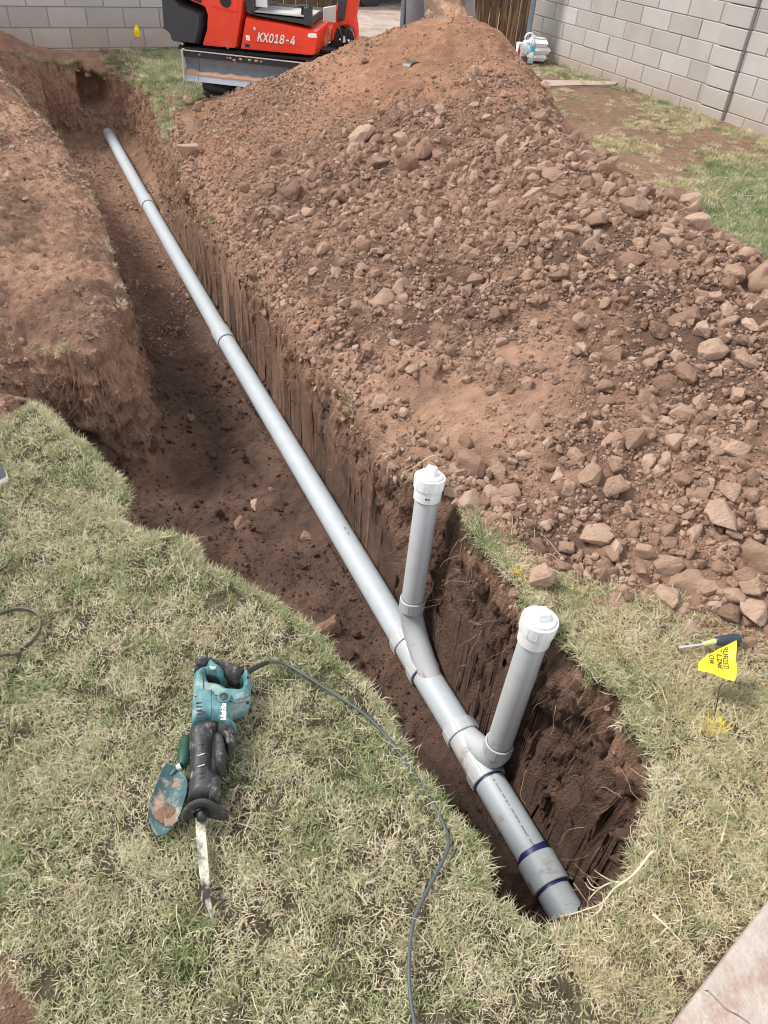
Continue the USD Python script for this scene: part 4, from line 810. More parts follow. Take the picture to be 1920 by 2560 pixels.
obj('shoe_plate', trimesh.Trimesh(vv, np.array(ff), process=False), 'saw_rubber', saw)
obj('shoe_rim', tube(ss + ax_ * .003, .0055, 10), 'grip_rubber', saw, smooth=True)
obj('shoe_opening', lathe([(0, .0), (0, .017), (.004, .019), (.008, .019)], at(*fb(530, 1235), .05) + ax_ * .0015, ax_, 24), 'black', saw, smooth=30)
lay('blade_holder', [(490, 1225), (565, 1225), (568, 1290), (545, 1310), (500, 1305)], fb, SZ + .012, .03, .012, 'black')
bl_pts = [(490, 1280), (552, 1280), (562, 1420), (574, 1560), (588, 1790), (604, 1905), (597, 1950), (575, 1905), (530, 1745), (510, 1600), (495, 1420)]
lay('blade', bl_pts, fb, .034, .0018, .0008, 'saw_blade', rr=.0003, steps=2)
# cord: strain relief and the cable running over the lawn to the near edge of the trench
fc = lambda a, b: (950 + a / 2.765, 1700 + b / 2.765)
cpx = [((611, 1682), .052), ((645, 1666), .05), ((680, 1655), .034), ((712, 1660), .016), ((740, 1674), .020), ((800, 1712), .022), ((860, 1750), .020), ((900, 1777), .020), ((950, 1823), .014), ((997, 1881), .006), ((1055, 1964), .000), ((1091, 2025), .004), ((1116, 2080), .012), ((1121, 2112), .018), ((1105, 2156), .022), ((1080, 2203), .022), ((1058, 2246), .02), ((1037, 2293), .02), ((1026, 2351), .02), ((1022, 2410), .022), ((1026, 2490), .02), ((1040, 2575), .02), ((1060, 2700), .02)]
cl_ = spline([at(*q, z + .012) for q, z in cpx], 220)
obj('power_cord', tube(cl_, .0042, 10), 'cord_rubber', saw, smooth=True)
obj('strain_relief', tube(cl_[:14], np.linspace(.0085, .0055, 14), 12), 'black', saw, smooth=True)
tw = thing('garden_trowel', 'dark green trowel caked with soil half under the saw', 'trowel')
tp_ = Polygon(gp([(305, 945), (385, 962), (432, 1030), (446, 1080), (440, 1150), (400, 1265), (350, 1335), (300, 1388), (235, 1402), (205, 1350), (185, 1290), (188, 1230), (230, 1110), (268, 1010)], fb, .03)).buffer(-.004).buffer(.004)
g_ = puff(tp_, .004, .0015, 2); tv = np.array(g_.vertices); axp = at(*fb(370, 955), .03)[:2] - at(*fb(235, 1402), .03)[:2]; axl = np.linalg.norm(axp); axp /= axl; side_ = np.array([-axp[1], axp[0]]); o_ = at(*fb(235, 1402), .03)[:2]; mid = at(*fb(315, 1160), .03)[:2]
s_ = (tv[:, :2] - o_) @ axp / axl; w_ = (tv[:, :2] - mid - np.outer(((tv[:, :2] - mid) @ axp), axp)) @ side_
tv[:, 2] += .022 + 9.0 * w_ ** 2 * sstep(.0, .5, s_) + .010 * s_
obj('blade', trimesh.Trimesh(tv, g_.faces, process=False), 'trowel', tw, smooth=40)
for sd, (a, b), sx, sy in ((1, (300, 1245), .030, .040), (2, (330, 1300), .024, .022), (3, (385, 1060), .022, .036), (4, (262, 1215), .018, .02)):
    m = rock(500 + sd, 16, 3, .25); p = at(*fb(a, b), .032); m.vertices = np.array(m.vertices) * [sx, sy, .008] + p; obj('caked_soil', m, 'clod', tw, smooth=True)
hs = [at(*fb(a, b), z) for a, b, z in ((372, 965, .036), (400, 948, .040), (410, 925, .040), (418, 880, .036), (425, 820, .030), (432, 770, .026))]
obj('handle', tube(spline(hs[1:], 20), np.r_[np.linspace(.012, .017, 8), np.linspace(.017, .014, 12)], 16), 'green_handle', tw, smooth=True)
obj('ferrule', tube([hs[0] + [0, 0, .001], hs[1]], [.009, .0125], 16), 'chrome', tw, smooth=40)
obj('shank', tube([at(*fb(330, 1010), .034), hs[0]], [.004, .008], 10), 'trowel', tw, smooth=True)

# ---------------------------------------------------------------- small things on the ground
band = thing('metal_band', 'dark metal ring of a band clamp lying on the lawn by the left edge', 'ring')
bc = np.array([-.272, 1.682, .012]); a_ = np.linspace(0, 2 * np.pi, 64, endpoint=False); bv = []
for r, z in ((.0845, 0), (.0845, .014), (.083, .0145), (.0815, .014), (.0815, 0)): bv.append(np.c_[bc[0] + r * np.cos(a_), bc[1] + r * np.sin(a_), bc[2] + z + .006 * np.cos(a_)])
bf = []
for k in range(4):
    for i in range(64): j = (i + 1) % 64; bf += [[k * 64 + i, k * 64 + j, k * 64 + 64 + j], [k * 64 + i, k * 64 + 64 + j, k * 64 + 64 + i]]
obj('band', trimesh.Trimesh(np.vstack(bv), np.array(bf), process=False), 'band', band, smooth=30)
obj('screw_housing', box(-.014, .014, -.006, .006, 0, .016, .002), 'band', band); 
UsdGeom.Xformable(stage.GetPrimAtPath(str(band.GetPath()) + '/screw_housing')).AddTranslateOp().Set(Gf.Vec3d(bc[0] + .01, bc[1] - .088, .012))

shoe = thing('shoe', 'toe of a grey shoe with a pale sole on the lawn at the left edge', 'shoe', (-.222, 2.43, .0), 186)
so = smooth_poly([(0, -.03), (.0, .03), (.03, .045), (.12, .05), (.2, .036), (.27, .04), (.29, 0), (.27, -.034), (.2, -.03), (.12, -.042), (.03, -.042)], .02)
m = puff(so, .030, .008); m.vertices[:, 2] += .008; obj('sole', m, 'shoe_sole', shoe, smooth=40)
m = puff(so.buffer(-.004), .062, .030, 6, both=False); v = np.array(m.vertices); v[:, 2] = np.where(v[:, 2] > 0, v[:, 2] * (.62 + 1.2 * sstep(.06, .2, v[:, 0])), 0) + .030; obj('upper', trimesh.Trimesh(v, m.faces, process=False), 'shoe_grey', shoe, smooth=True)

# flags of the gas line, and the painted tuft beside the near one
fd = lambda a, b: (1500 + a / 3.95, 1450 + b / 3.95)
def flag(name, label, base, corners, wire, text=None, fold=.0, th=.0012):
    f = thing(name, label, 'flag')
    obj('wire', tube(spline(wire, 24), .0013, 6), 'wire', f, smooth=True)
    c = np.array(corners); o = c[0]; e1 = c[1] - c[0]; e1 /= np.linalg.norm(e1); n_ = np.cross(e1, c[2] - c[0]); n_ /= np.linalg.norm(n_); e2 = np.cross(n_, e1)
    p2 = Polygon(np.c_[(c - o) @ e1, (c - o) @ e2]); g = jitter_grid(*[p2.bounds[i] for i in (0, 2, 1, 3)], .006, lambda x, y: shapely.contains_xy(p2.buffer(-.002), x, y))
    rim = np.array([p2.exterior.interpolate(k / 80, True).coords[0] for k in range(80)]); q = np.vstack([rim, g, np.array(p2.exterior.coords)[:-1]]); t = tri(q); cc = q[t].mean(1); t = t[shapely.contains_xy(p2, cc[:, 0], cc[:, 1])]
    bend = lambda v: o + v[:, :1] * e1 + v[:, 1:2] * e2 + n_ * (.004 * np.sin(v[:, :1] * 70) + .003 * np.sin(v[:, 1:2] * 95 + 1))
    v = bend(q); obj('sheet', trimesh.Trimesh(np.vstack([v, v + n_ * th]), np.vstack([t, t[:, ::-1] + len(v)]), process=False), 'yellow_flag', f, smooth=40)
    return f, p2, o, e1, e2, n_, bend
wb = np.array([1.399, .673, 0.0]); dep = lambda a, b, z: at(*fd(a, b), z)
cz = [dep(1345, 603, .135), dep(1341, 770, .125), dep(1351, 900, .118), dep(1328, 1003, .112), dep(980, 862, .118), dep(985, 775, .122), dep(1030, 740, .125), dep(1180, 670, .130)]
nf, p2, o, e1, e2, n_, bend = flag('marker_flag', 'yellow gas line marker flag on a wire by the screwdriver', wb, cz, [wb, dep(1140, 1290, .02), dep(1165, 1160, .06), dep(1195, 1040, .095), dep(1300, 1000, .112)])
rd = dep(1265, 880, .118) - dep(1255, 670, .13); rd -= n_ * (rd @ n_); rd /= np.linalg.norm(rd); dnv = dep(1000, 820, .12) - dep(1250, 780, .12); dnv -= n_ * (dnv @ n_); dnv -= rd * (rd @ dnv); dnv /= np.linalg.norm(dnv)
vis = np.sign(n_ @ (EYE - o))
for txt_, c0, L_ in (('BURIED', (1262, 668), 210), ('GAS LINE', (1195, 590), 285), ('BELOW', (1125, 640), 190), ('CALL', (1065, 650), 150)):
    m = meshkit.text_mesh(txt_, .0135, .0004, bold=True); v = np.array(m.vertices); p0 = at(*fd(*c0), .124); p1 = at(*fd(c0[0] + 12, c0[1] + L_), .119); k = np.linalg.norm(p1 - p0) / v[:, 0].max()
    w3 = p0 + v[:, :1] * k * rd - v[:, 1:2] * dnv * .92 + dnv * .0135; q = np.c_[(w3 - o) @ e1, (w3 - o) @ e2]
    keep = shapely.contains_xy(p2.buffer(-.002), q[:, 0], q[:, 1]); fk = m.faces[keep[m.faces].all(1)]
    if len(fk):
        b3 = bend(q) + n_ * (vis * (.0009 + .0012 * (vis > 0)) + vis * v[:, 2:])
        obj('lettering', trimesh.Trimesh(b3, fk, process=False), 'ink', nf)
ff_b = np.array([1.66, 10.28, 0]); A = lambda px, py: at_y(px, py, 10.22)
ffl = flag('marker_flag', 'small yellow marker flag against the grey block wall left of the excavator', ff_b, [A(341, 58), A(347, 72), A(352, 90), A(343, 93), A(335, 88), A(336, 70)], [ff_b, [1.655, 10.24, .10], A(346, 92), A(352, 88)], th=.002)
m = meshkit.text_mesh('GAS', .03, .0004, bold=True)
drv = thing('nut_driver', 'nut driver with a dark handle lying on the grass behind the yellow flag', 'tool')
h0, h1_, h2_, h3_ = at(*fd(770, 668), .022), at(*fd(1030, 632), .026), at(*fd(1140, 605), .030), at(*fd(1385, 578), .034)
obj('shaft', tube([h0, h1_], .0042, 14), 'chrome', drv, smooth=40); obj('socket', tube([h0, h0 + (h1_ - h0) * .16], .0058, 14), 'chrome', drv, smooth=40)
obj('collar', tube([h1_ - (h1_ - h0) * .05, h2_ + (h2_ - h1_) * .15], [.0068, .0082], 16), 'tool_green', drv, smooth=40)
obj('handle', tube([h2_ + (h3_ - h2_) * t for t in (0, .06, .2, .5, .8, .95, 1)], [.010, .0135, .0155, .0150, .0160, .0145, .007], 18), 'tool_blue', drv, smooth=40)

# food boxes, bag, bottle and cup by the gate
def fcup(cx, cy): return at(1000 + cx / 3.95, cy / 3.95, 0)
bp = np.array([6.47, 9.24]);
for k in range(3):
    b = thing('takeout_box', ('white foam food box at the bottom of the stack by the block wall', 'white foam food box in the middle of the stack by the block wall', 'white foam food box with a crumpled foil top, topmost of the stack')[k], 'food box', (bp[0] + (.0, .015, -.005)[k], bp[1] + (.01, -.01, 0)[k], .03 + .078 * k), (-22, -12, -28)[k])
    fr = lambda w0, w1, z0, z1: trimesh.convex.convex_hull([(sx * w * .5, sy * w * .5, z) for w, z in ((w0, z0), (w1, z1)) for sx in (-1, 1) for sy in (-1, 1)])
    obj('tray', fr(.18, .225, 0, .037), 'foam', b); obj('lid', fr(.236, .19, .0375, .073), 'foam', b)
    if k == 2: mm = rock(811, 30, 3, .35); mm.vertices = np.array(mm.vertices) * [.105, .095, .02] + [0, 0, .080]; obj('foil', mm, 'light_grey', b, smooth=True)
bg = rock(821, 34, 4, .30); bg.vertices = np.array(bg.vertices) * [.10, .08, .15] + [6.35, 9.34, .13]
b = thing('plastic_bag', 'crumpled white plastic bag standing behind the red printed cup', 'bag'); obj('bag', bg, 'bag', b, smooth=True)
obj('bag_handle', tube(spline([(6.31, 9.31, .24), (6.32, 9.28, .31), (6.37, 9.28, .315), (6.40, 9.31, .25)], 16), .010, 8), 'bag', b, smooth=True)
pb = rock(823, 26, 4, .32); pb.vertices = np.array(pb.vertices) * [.19, .14, .08] + [6.07, 9.24, .06]; b = thing('paper_bag', 'flattened white paper bag on the ground left of the red printed cup', 'bag'); obj('bag', pb, 'bag', b, smooth=True)
cu = thing('paper_cup', 'white cup with a red bottle shape printed on it by the gate', 'cup', (6.20, 9.24, .02)); ca = math.atan2(-9.24, -6.20)
obj('cup', lathe([(0, .0), (0, .036), (.20, .047), (.203, .044), (.19, .043), (.19, 0)], (0, 0, 0), (0, 0, 1), 32), 'white', cu, smooth=40)
bs = Polygon([(-.017, 0), (.017, 0), (.017, .05), (.014, .07), (.017, .09), (.012, .115), (.006, .135), (.006, .165), (-.006, .165), (-.006, .135), (-.012, .115), (-.017, .09), (-.014, .07), (-.017, .05)])
m = puff(bs, .001, .0004, 2); v = np.array(m.vertices); rr = .0385 + .0125 * (v[:, 1] + .015) / .2 + v[:, 2]; th = ca + v[:, 0] / .043
obj('print', trimesh.Trimesh(np.c_[rr * np.cos(th), rr * np.sin(th), v[:, 1] + .018], m.faces, process=False), 'soda_red', cu)
wbt = thing('water_bottle', 'clear water bottle with a blue label in front of the food boxes', 'bottle', (6.31, 9.12, .02))
obj('bottle', lathe([(0, 0), (0, .034), (.01, .038), (.09, .036), (.10, .038), (.19, .038), (.225, .026), (.25, .013), (.275, .013), (.275, 0)], (0, 0, 0), (0, 0, 1), 32), 'water_plastic', wbt, smooth=40)
obj('label', lathe([(.125, .0385), (.185, .0385)], (0, 0, 0), (0, 0, 1), 32), 'label_blue', wbt, smooth=40); obj('cap', lathe([(.272, .0), (.272, .0155), (.292, .0155), (.293, 0)], (0, 0, 0), (0, 0, 1), 24), 'white', wbt, smooth=40)

# cord on the far lawn, pieces on the heap
oc = [at(*q, .025) for q in ((2100, 520), (1990, 500), (1920, 492), (1870, 490), (1825, 491), (1790, 488), (1775, 478), (1773, 462), (1781, 449), (1803, 444), (1835, 446), (1880, 449), (1930, 447))]
ec = thing('extension_cord', 'orange extension cord looping over the green lawn behind the heap', 'cord'); obj('cable', tube(spline(oc, 90), .0052, 8), 'cord_orange', ec, smooth=True)
oc2 = [at(*q, .022) for q in ((1700, 480), (1740, 481), (1790, 492), (1806, 510), (1818, 530), (1815, 546), (1795, 556), (1780, 566), (1779, 588), (1800, 612), (1822, 624))]
ec2 = thing('extension_cord', 'thin pale cord winding from the heap over the green lawn', 'cord'); obj('cable', tube(spline(oc2, 70), .0042, 8), 'cord_orange', ec2, smooth=True)

# ---------------------------------------------------------------- clods and stones
PROT = [rock(900 + i, 13, 0, flat=.8) for i in range(10)]
MID = [rock(930 + i, 14 + i % 4, 2, .10 + .02 * (i % 4), .8) for i in range(12)]
for m in PROT + MID: m.vertices = np.array(m.vertices) - np.array(m.vertices).mean(0)
def rot_rand(g):
    q = g.normal(size=4); q /= np.linalg.norm(q); return q
def place_rock(px, py, wpx, label, cat='rock', m='clod', asp=1.0, seed=0, flat=.8, sink=.35, group=None, name='rock', rough=.16, hi=1.0):
    p = cast(px, py, hi=hi); dz = (ROT.T @ (p - EYE))[2]; r = wpx / 2 * dz / F * 1.28
    mm = rock(1000 + seed, 15, 3 if wpx > 40 else 2, rough, flat); g = np.random.default_rng(seed); an = g.uniform(0, 6.28); v = np.array(mm.vertices) * [1, 1, asp]
    c, s = math.cos(an), math.sin(an); tl = g.uniform(-.25, .25); v = np.c_[v[:, 0] * c - v[:, 1] * s, v[:, 0] * s + v[:, 1] * c, v[:, 2]]; v[:, 2] += v[:, 0] * tl; v *= r
    o = tag(usdkit.mesh(stage, path_for(name), trimesh.Trimesh(v, mm.faces, process=False), MATS[m], smooth=38 if wpx > 40 else 30).GetPrim(), label, cat, group)
    UsdGeom.Xformable(o).AddTranslateOp().Set(Gf.Vec3d(p[0], p[1], p[2] + r * flat * asp * (1 - sink) - r * .25)); return p, r
H1 = lambda a, b: (1100 + a / 2.023, 350 + b / 2.023); H2 = lambda a, b: (1100 + a / 2.023, 900 + b / 2.023); H3 = lambda a, b: (400 + a / 2.37, 250 + b / 2.37)
BIG = []; NAMED = []
def short_name(l):
    import re
    return re.split(r',| on the| at the| of the| in the| against| near| left| right| below| under| above| among| with | over | beside| touching| lying| behind| just| alone| leaning| close| half| by | low on', l)[0].strip()
def R(f, a, b, w, label, sc=None, **k):
    px, py = f(a, b); NAMED.append((px, py, short_name(label))); BIG.append(place_rock(px, py, w / (2.37 if f is H3 else 2.023), label, seed=len(BIG) + 1, **k))
R(H1, 1665, 745, 330, 'biggest boulder of the heap, pale orange, cut by the right edge', m='stone', asp=1.1)
R(H1, 1290, 435, 170, 'large tan rock on the crest of the heap against the green lawn', m='stone', flat=.7)
R(H1, 975, 360, 160, 'large brown rock near the crest below the lawn, wide and angular', flat=.75)
R(H1, 790, 430, 110, 'dark cracked rock left of the wide angular rock near the crest')
R(H1, 460, 285, 118, 'flat pale squarish rock on the upper heap, right one of two pale rocks', m='stone', flat=.6)
R(H1, 292, 358, 104, 'rounded pale rock on the upper heap, left one of two pale rocks', m='stone')
R(H1, 740, 240, 90, 'upright brown rock of the upper heap below the steep crest')
R(H1, 835, 265, 95, 'knobbly tan rock beside the upright brown rock of the upper heap', m='stone')
R(H1, 570, 205, 140, 'broad low tan rock on the shoulder of the heap', flat=.6)
R(H1, 1160, 495, 105, 'pitted tan rock below the large rock on the crest', m='stone')
R(H1, 1310, 535, 90, 'low pinkish rock just under the large rock on the crest', flat=.6)
R(H1, 950, 610, 140, 'flat wedge shaped rock in the middle of the right slope', flat=.5)
R(H1, 755, 535, 95, 'tan rock with a pale face among clods of the right slope', m='stone')
R(H1, 715, 615, 70, 'small pale block above the dry grass sprig on the heap', m='stone')
R(H1, 835, 845, 75, 'upright orange clod in the middle of the slope')
R(H1, 705, 930, 120, 'broad brown clod on the middle slope below the upright orange clod', flat=.65)
R(H1, 1100, 985, 110, 'tan rounded clod right of the middle slope')
R(H1, 1310, 985, 130, 'pale flat topped rock left of the pile of rocks at the right edge', m='stone')
R(H1, 1375, 1090, 150, 'big triangular tan rock at the right edge below the boulder', m='stone', asp=1.1)
R(H1, 1050, 1135, 110, 'whitish tan rock alone on the lower middle slope', m='stone')
R(H1, 860, 1100, 130, 'crumbly brown clod left of the whitish rock')
R(H1, 1265, 905, 110, 'brown clod over the pale flat topped rock')
R(H1, 1560, 935, 130, 'flat slab of tan rock below the biggest boulder', m='stone', flat=.45)
R(H1, 1510, 1105, 95, 'brown rock right of the big triangular rock at the right edge')
R(H2, 750, 598, 165, 'large angular tan rock in the lower heap above the cleanouts', m='stone', flat=.7)
R(H2, 632, 658, 105, 'smooth brown rock touching the large angular rock of the lower heap')
R(H2, 590, 595, 120, 'low crumbling brown clod left of the large angular rock', flat=.6)
R(H2, 885, 540, 90, 'flat brown clod right above the large angular rock', flat=.6)
R(H2, 780, 915, 190, 'largest crumbly ball of soil at the foot of the heap', rough=.22)
R(H2, 640, 960, 90, 'smooth brown clod left of the crumbly ball of soil')
R(H2, 490, 950, 130, 'long low brown clod on the edge of the grass', flat=.6)
R(H2, 1035, 990, 120, 'rounded tan rock right of the crumbly ball of soil', m='stone')
R(H2, 1155, 1050, 160, 'broad tan rock at the foot of the heap', m='stone', flat=.65)
R(H2, 1240, 1155, 175, 'pale wedge shaped rock at the foot of the heap, front of a pair', m='stone', flat=.7)
R(H2, 1345, 1170, 110, 'tall tan rock leaning on the pale wedge shaped rock', m='stone', asp=1.2)
R(H2, 1150, 1215, 140, 'brown rock on the grass below the broad tan rock')
R(H2, 1010, 1060, 95, 'small flat brown rock under the rounded tan rock', flat=.6)
R(H2, 510, 1140, 150, 'pointed orange rock on the grass behind the nearer white cap', asp=1.25, sink=.1)
R(H2, 385, 1180, 85, 'small brown clod beside the pointed orange rock')
R(H2, 1600, 1030, 200, 'big smooth tan boulder at the right edge of the heap foot', m='stone')
R(H2, 1570, 1165, 120, 'tan rock under the big smooth boulder', m='stone')
R(H2, 1470, 1135, 90, 'brown rock left of the rocks under the big smooth boulder')
R(H2, 1590, 1285, 190, 'low broad tan rock at the right edge above the nut driver', m='stone', flat=.65)
R(H2, 1465, 1300, 115, 'tan rock left of the low broad rock above the nut driver')
R(H2, 1550, 1330, 70, 'small brown rock just behind the nut driver')
R(H2, 1485, 890, 80, 'tan clod above the big smooth boulder')
R(H2, 1380, 265, 70, 'small pointed pale rock on the right slope', m='stone')
R(H2, 1075, 262, 62, 'small upright tan clod left of the pointed pale rock')
R(H2, 1200, 765, 62, 'small orange clod on the bare lower slope')
R(H2, 1130, 135, 110, 'dark crumbly clod half buried below the whitish rock', m='clod')
R(H2, 545, 95, 62, 'lone rounded clod on the smooth slide of fine soil')
R(H3, 180, 340, 155, 'smooth rounded tan boulder on the edge of the trench', m='stone', flat=.75, sink=.2)
R(H3, 1200, 245, 165, 'cream coloured broken block at the foot of the high peak', m='stone')
R(H3, 1430, 270, 130, 'cream streaked rock right of the broken block under the peak', m='stone')
R(H3, 1540, 320, 150, 'orange tan rock of the row under the high peak')
R(H3, 1460, 430, 170, 'brown crumbling rock below the orange tan rock under the peak')
R(H3, 680, 320, 90, 'pinkish clod on the slope right of the rounded boulder')
R(H3, 790, 570, 150, 'orange brown cracked clod, one of a cluster above the trench')
R(H3, 640, 560, 130, 'brown clod left in the cluster above the trench')
R(H3, 690, 670, 110, 'tan clod in front of the cluster above the trench')
R(H3, 875, 680, 80, 'pale orange clod right in front of the cluster above the trench', m='stone')
R(H3, 770, 800, 110, 'brown clod close to the edge of the trench')
R(H3, 1335, 1215, 170, 'long leaning orange clod in the middle of the heap', asp=.9, flat=.7)
R(H3, 1540, 690, 90, 'small tan clod at the right of the middle heap')
R(H3, 500, 540, 80, 'tan clod nearest the trench edge below the tuft of grass')
X8 = lambda a, b: (a / 3.19, 60 + b / 3.19)
for (a, b, w, l) in ((1410, 635, 120, 'orange rock by the left track of the excavator, left of two'), (1510, 630, 90, 'orange rock by the left track of the excavator, right of two'), (1590, 690, 120, 'flat orange stone below the track of the excavator')):
    BIG.append(place_rock(*X8(a, b), w / 3.19, l, seed=len(BIG) + 1))
BIG.append(place_rock(19, 449, 32, 'pinkish stone lying on the bare left bank', seed=len(BIG) + 1, m='stone'))
BIG.append(place_rock(83, 671, 24, 'small tan stone low on the left bank', seed=len(BIG) + 1, m='stone'))
X4 = lambda a, b: (280 + a / 2.304, 1000 + b / 2.304)
for (a, b, w, l) in ((835, 605, 100, 'reddish clod lying alone on the trench floor'), (920, 520, 52, 'small reddish clod above the lone clod on the trench floor'), (1215, 1310, 200, 'broad flat clod on the trench floor beside the lawn edge'), (215, 255, 120, 'crumbly dark clod on the trench floor near the left wall'), (450, 105, 80, 'flat brown clod in the middle of the trench floor'), (740, 720, 140, 'low reddish mound of clay on the trench floor'), (1110, 790, 90, 'reddish clod close to the pipe on the trench floor')):
    BIG.append(place_rock(*X4(a, b), w / 2.304, l, seed=len(BIG) + 1, m='clod_moist' if 'dark' in l else 'clod', sink=.55, flat=.6, hi=-.3, cat='clod', name='clod'))
BC = np.array([[p[0], p[1], r] for p, r in BIG])
sh = thing('broken_pot_piece', 'dark curved broken piece half buried near the top of the heap', 'shard', cast(1043, 160) + [0, 0, -.04], 20)
sv = []; th = np.linspace(.3, 2.6, 18)
for r in (.075, .069):
    for y in (0, .07): sv += [(r * math.cos(t), y - .02 * math.sin(t * 2), r * math.sin(t) - .02) for t in th]
sf = []
for a, b in ((0, 1), (3, 2), (2, 0), (1, 3)):
    for i in range(17): sf += [[a * 18 + i, a * 18 + i + 1, b * 18 + i + 1], [a * 18 + i, b * 18 + i + 1, b * 18 + i]]
obj('shard', trimesh.Trimesh(np.array(sv), np.array(sf), process=False), 'shard', sh, smooth=40)

def scatter(n, xlo, xhi, ylo, yhi, dens, smin, smax, pw, g):
    x, y = g.uniform(xlo, xhi, n), g.uniform(ylo, yhi, n); k = g.random(n) < dens(x, y); x, y = x[k], y[k]
    u = g.random(len(x)); s = (smin ** -pw + u * (smax ** -pw - smin ** -pw)) ** (-1 / pw); return x, y, s
g = np.random.default_rng(11)
def clod_dens(x, y):
    q = np.c_[x, y, np.zeros_like(x)]
    h = heap_smooth(x, y); on = (h > -.02) & ~shapely.contains_xy(TRENCH, x, y)
    d = (1 - .985 * fines(x, y)) * (.35 + .65 * sstep(.36, .56, fbm(q * 3.1, 3, 77)))
    pile = np.maximum.reduce([gauss(x, y, 3.0, 2.3, .7, .8), gauss(x, y, 2.2, 1.0, .6, .3), gauss(x, y, 1.7, 6.6, .5, .9)])
    d = d * (1 + .6 * sstep(1.8, 1.3, x) * sstep(2.5, 3.2, y) * sstep(5, 4.5, y))
    return on * np.clip(d + .5 * pile * (1 - fines(x, y)), .006, 1) * (1 - .6 * sstep(5.2, 6.0, y + (x - 2.4) * .5) * fines(x, y))
def wall_near(x, y): return np.clip(np.linalg.norm(np.c_[x, y], axis=1) - 2, 0, 9)
# individual clods: the ones that show largest
xs, ys, ss_ = scatter(150000, 1.15, 4.2, .55, 7.9, clod_dens, .0050, .060, 1.9, g); ss_ = ss_ * (1 - .12 * sstep(2.6, 1.9, xs) * sstep(1.6, 2.2, ys)) * (1 - .35 * sstep(4.8, 5.6, ys)) * g.choice([1, 1, 1, 1.45], len(ss_))
far = np.sqrt(xs ** 2 + ys ** 2 + 2.9); ss_ = np.maximum(ss_, .0016 * far)
app = ss_ / far; zt_ = heap_z(xs, ys)
hid = xs > np.interp(ys, [1.7, 2.6, 3.7, 4.6, 5.7, 6.3], [3.0, 3.25, 3.4, 3.55, 3.85, 3.9]); xs, ys, ss_, app = xs[~hid], ys[~hid], ss_[~hid], app[~hid]
ok = np.ones(len(xs), bool)
for bx_, by_, br in BC: ok &= ((xs - bx_) ** 2 + (ys - by_) ** 2) > (br * .9) ** 2
xs, ys, ss_, app = xs[ok], ys[ok], ss_[ok], app[ok]; order = np.argsort(-app); NBIG = 225; indiv = order[:NBIG]; rest = order[NBIG:]
UsdGeom.Scope.Define(stage, '/World/Looks/shapes') if False else None
first = {}
def see(q):
    c = (np.asarray(q) - EYE) @ ROT; return CX + F * c[..., 0] / c[..., 2], CY + F * c[..., 1] / c[..., 2]
_sn = [n for *_, n in NAMED]; ANCH = [(a, b, n) for a, b, n in NAMED if len(n.split()) >= 3 and _sn.count(n) == 1]
SIDE = ['right of', 'below and right of', 'straight below', 'below and left of', 'left of', 'above and left of', 'straight above', 'above and right of']
_ix, _iy = see(np.c_[xs[indiv], ys[indiv], heap_z(xs[indiv], ys[indiv])]); slots = {}
for k in np.argsort(-app[indiv]):
    a, b = _ix[k], _iy[k]
    for w in sorted(range(len(ANCH)), key=lambda t: (ANCH[t][0] - a) ** 2 + (ANCH[t][1] - b) ** 2):
        dx, dy = a - ANCH[w][0], b - ANCH[w][1]; sl = slots.setdefault((w, int(round(math.degrees(math.atan2(dy, dx)) / 45)) % 8), [])
        if len(sl) < 12: sl.append((dx * dx + dy * dy, k)); break
SIDE_N = 8
ORD = ['nearest', 'second nearest', 'third nearest', 'fourth nearest', 'fifth nearest', 'sixth nearest', 'seventh nearest', 'eighth nearest', 'ninth nearest', 'tenth nearest', 'eleventh nearest', 'twelfth nearest', 'thirteenth nearest', 'fourteenth nearest', 'fifteenth nearest', 'sixteenth nearest']
CLAB = {}
for (w, s), v in slots.items():
    for o, (_, k) in enumerate(sorted(v)): CLAB[k] = f'sizeable brown clod, {ORD[min(o, 15)]} {SIDE[s]} the {ANCH[w][2]}'
for n_i, i in enumerate(indiv):
    k = n_i % 12; lab, grp = CLAB[n_i], 'loose clods on the heap'; pth = path_for('clod')
    x = UsdGeom.Xform.Define(stage, pth); pz = heap_z(xs[i:i + 1], ys[i:i + 1])[0] + ss_[i] * .18
    x.AddTranslateOp().Set(Gf.Vec3d(xs[i], ys[i], pz)); x.AddRotateXYZOp().Set(Gf.Vec3f(float(g.uniform(-25, 25)), float(g.uniform(-25, 25)), float(g.uniform(0, 360)))); x.AddScaleOp().Set(Gf.Vec3f(*(float(ss_[i]) * g.uniform([.85, .8, .7], [1.15, 1.1, 1.05])).tolist()))
    if k not in first: usdkit.mesh(stage, pth + '/lump', MID[k], MATS['clod'], smooth=30); first[k] = pth + '/lump'
    else: q = stage.DefinePrim(pth + '/lump', 'Mesh'); q.GetReferences().AddInternalReference(first[k])
    tag(x.GetPrim(), lab, 'clod', grp)
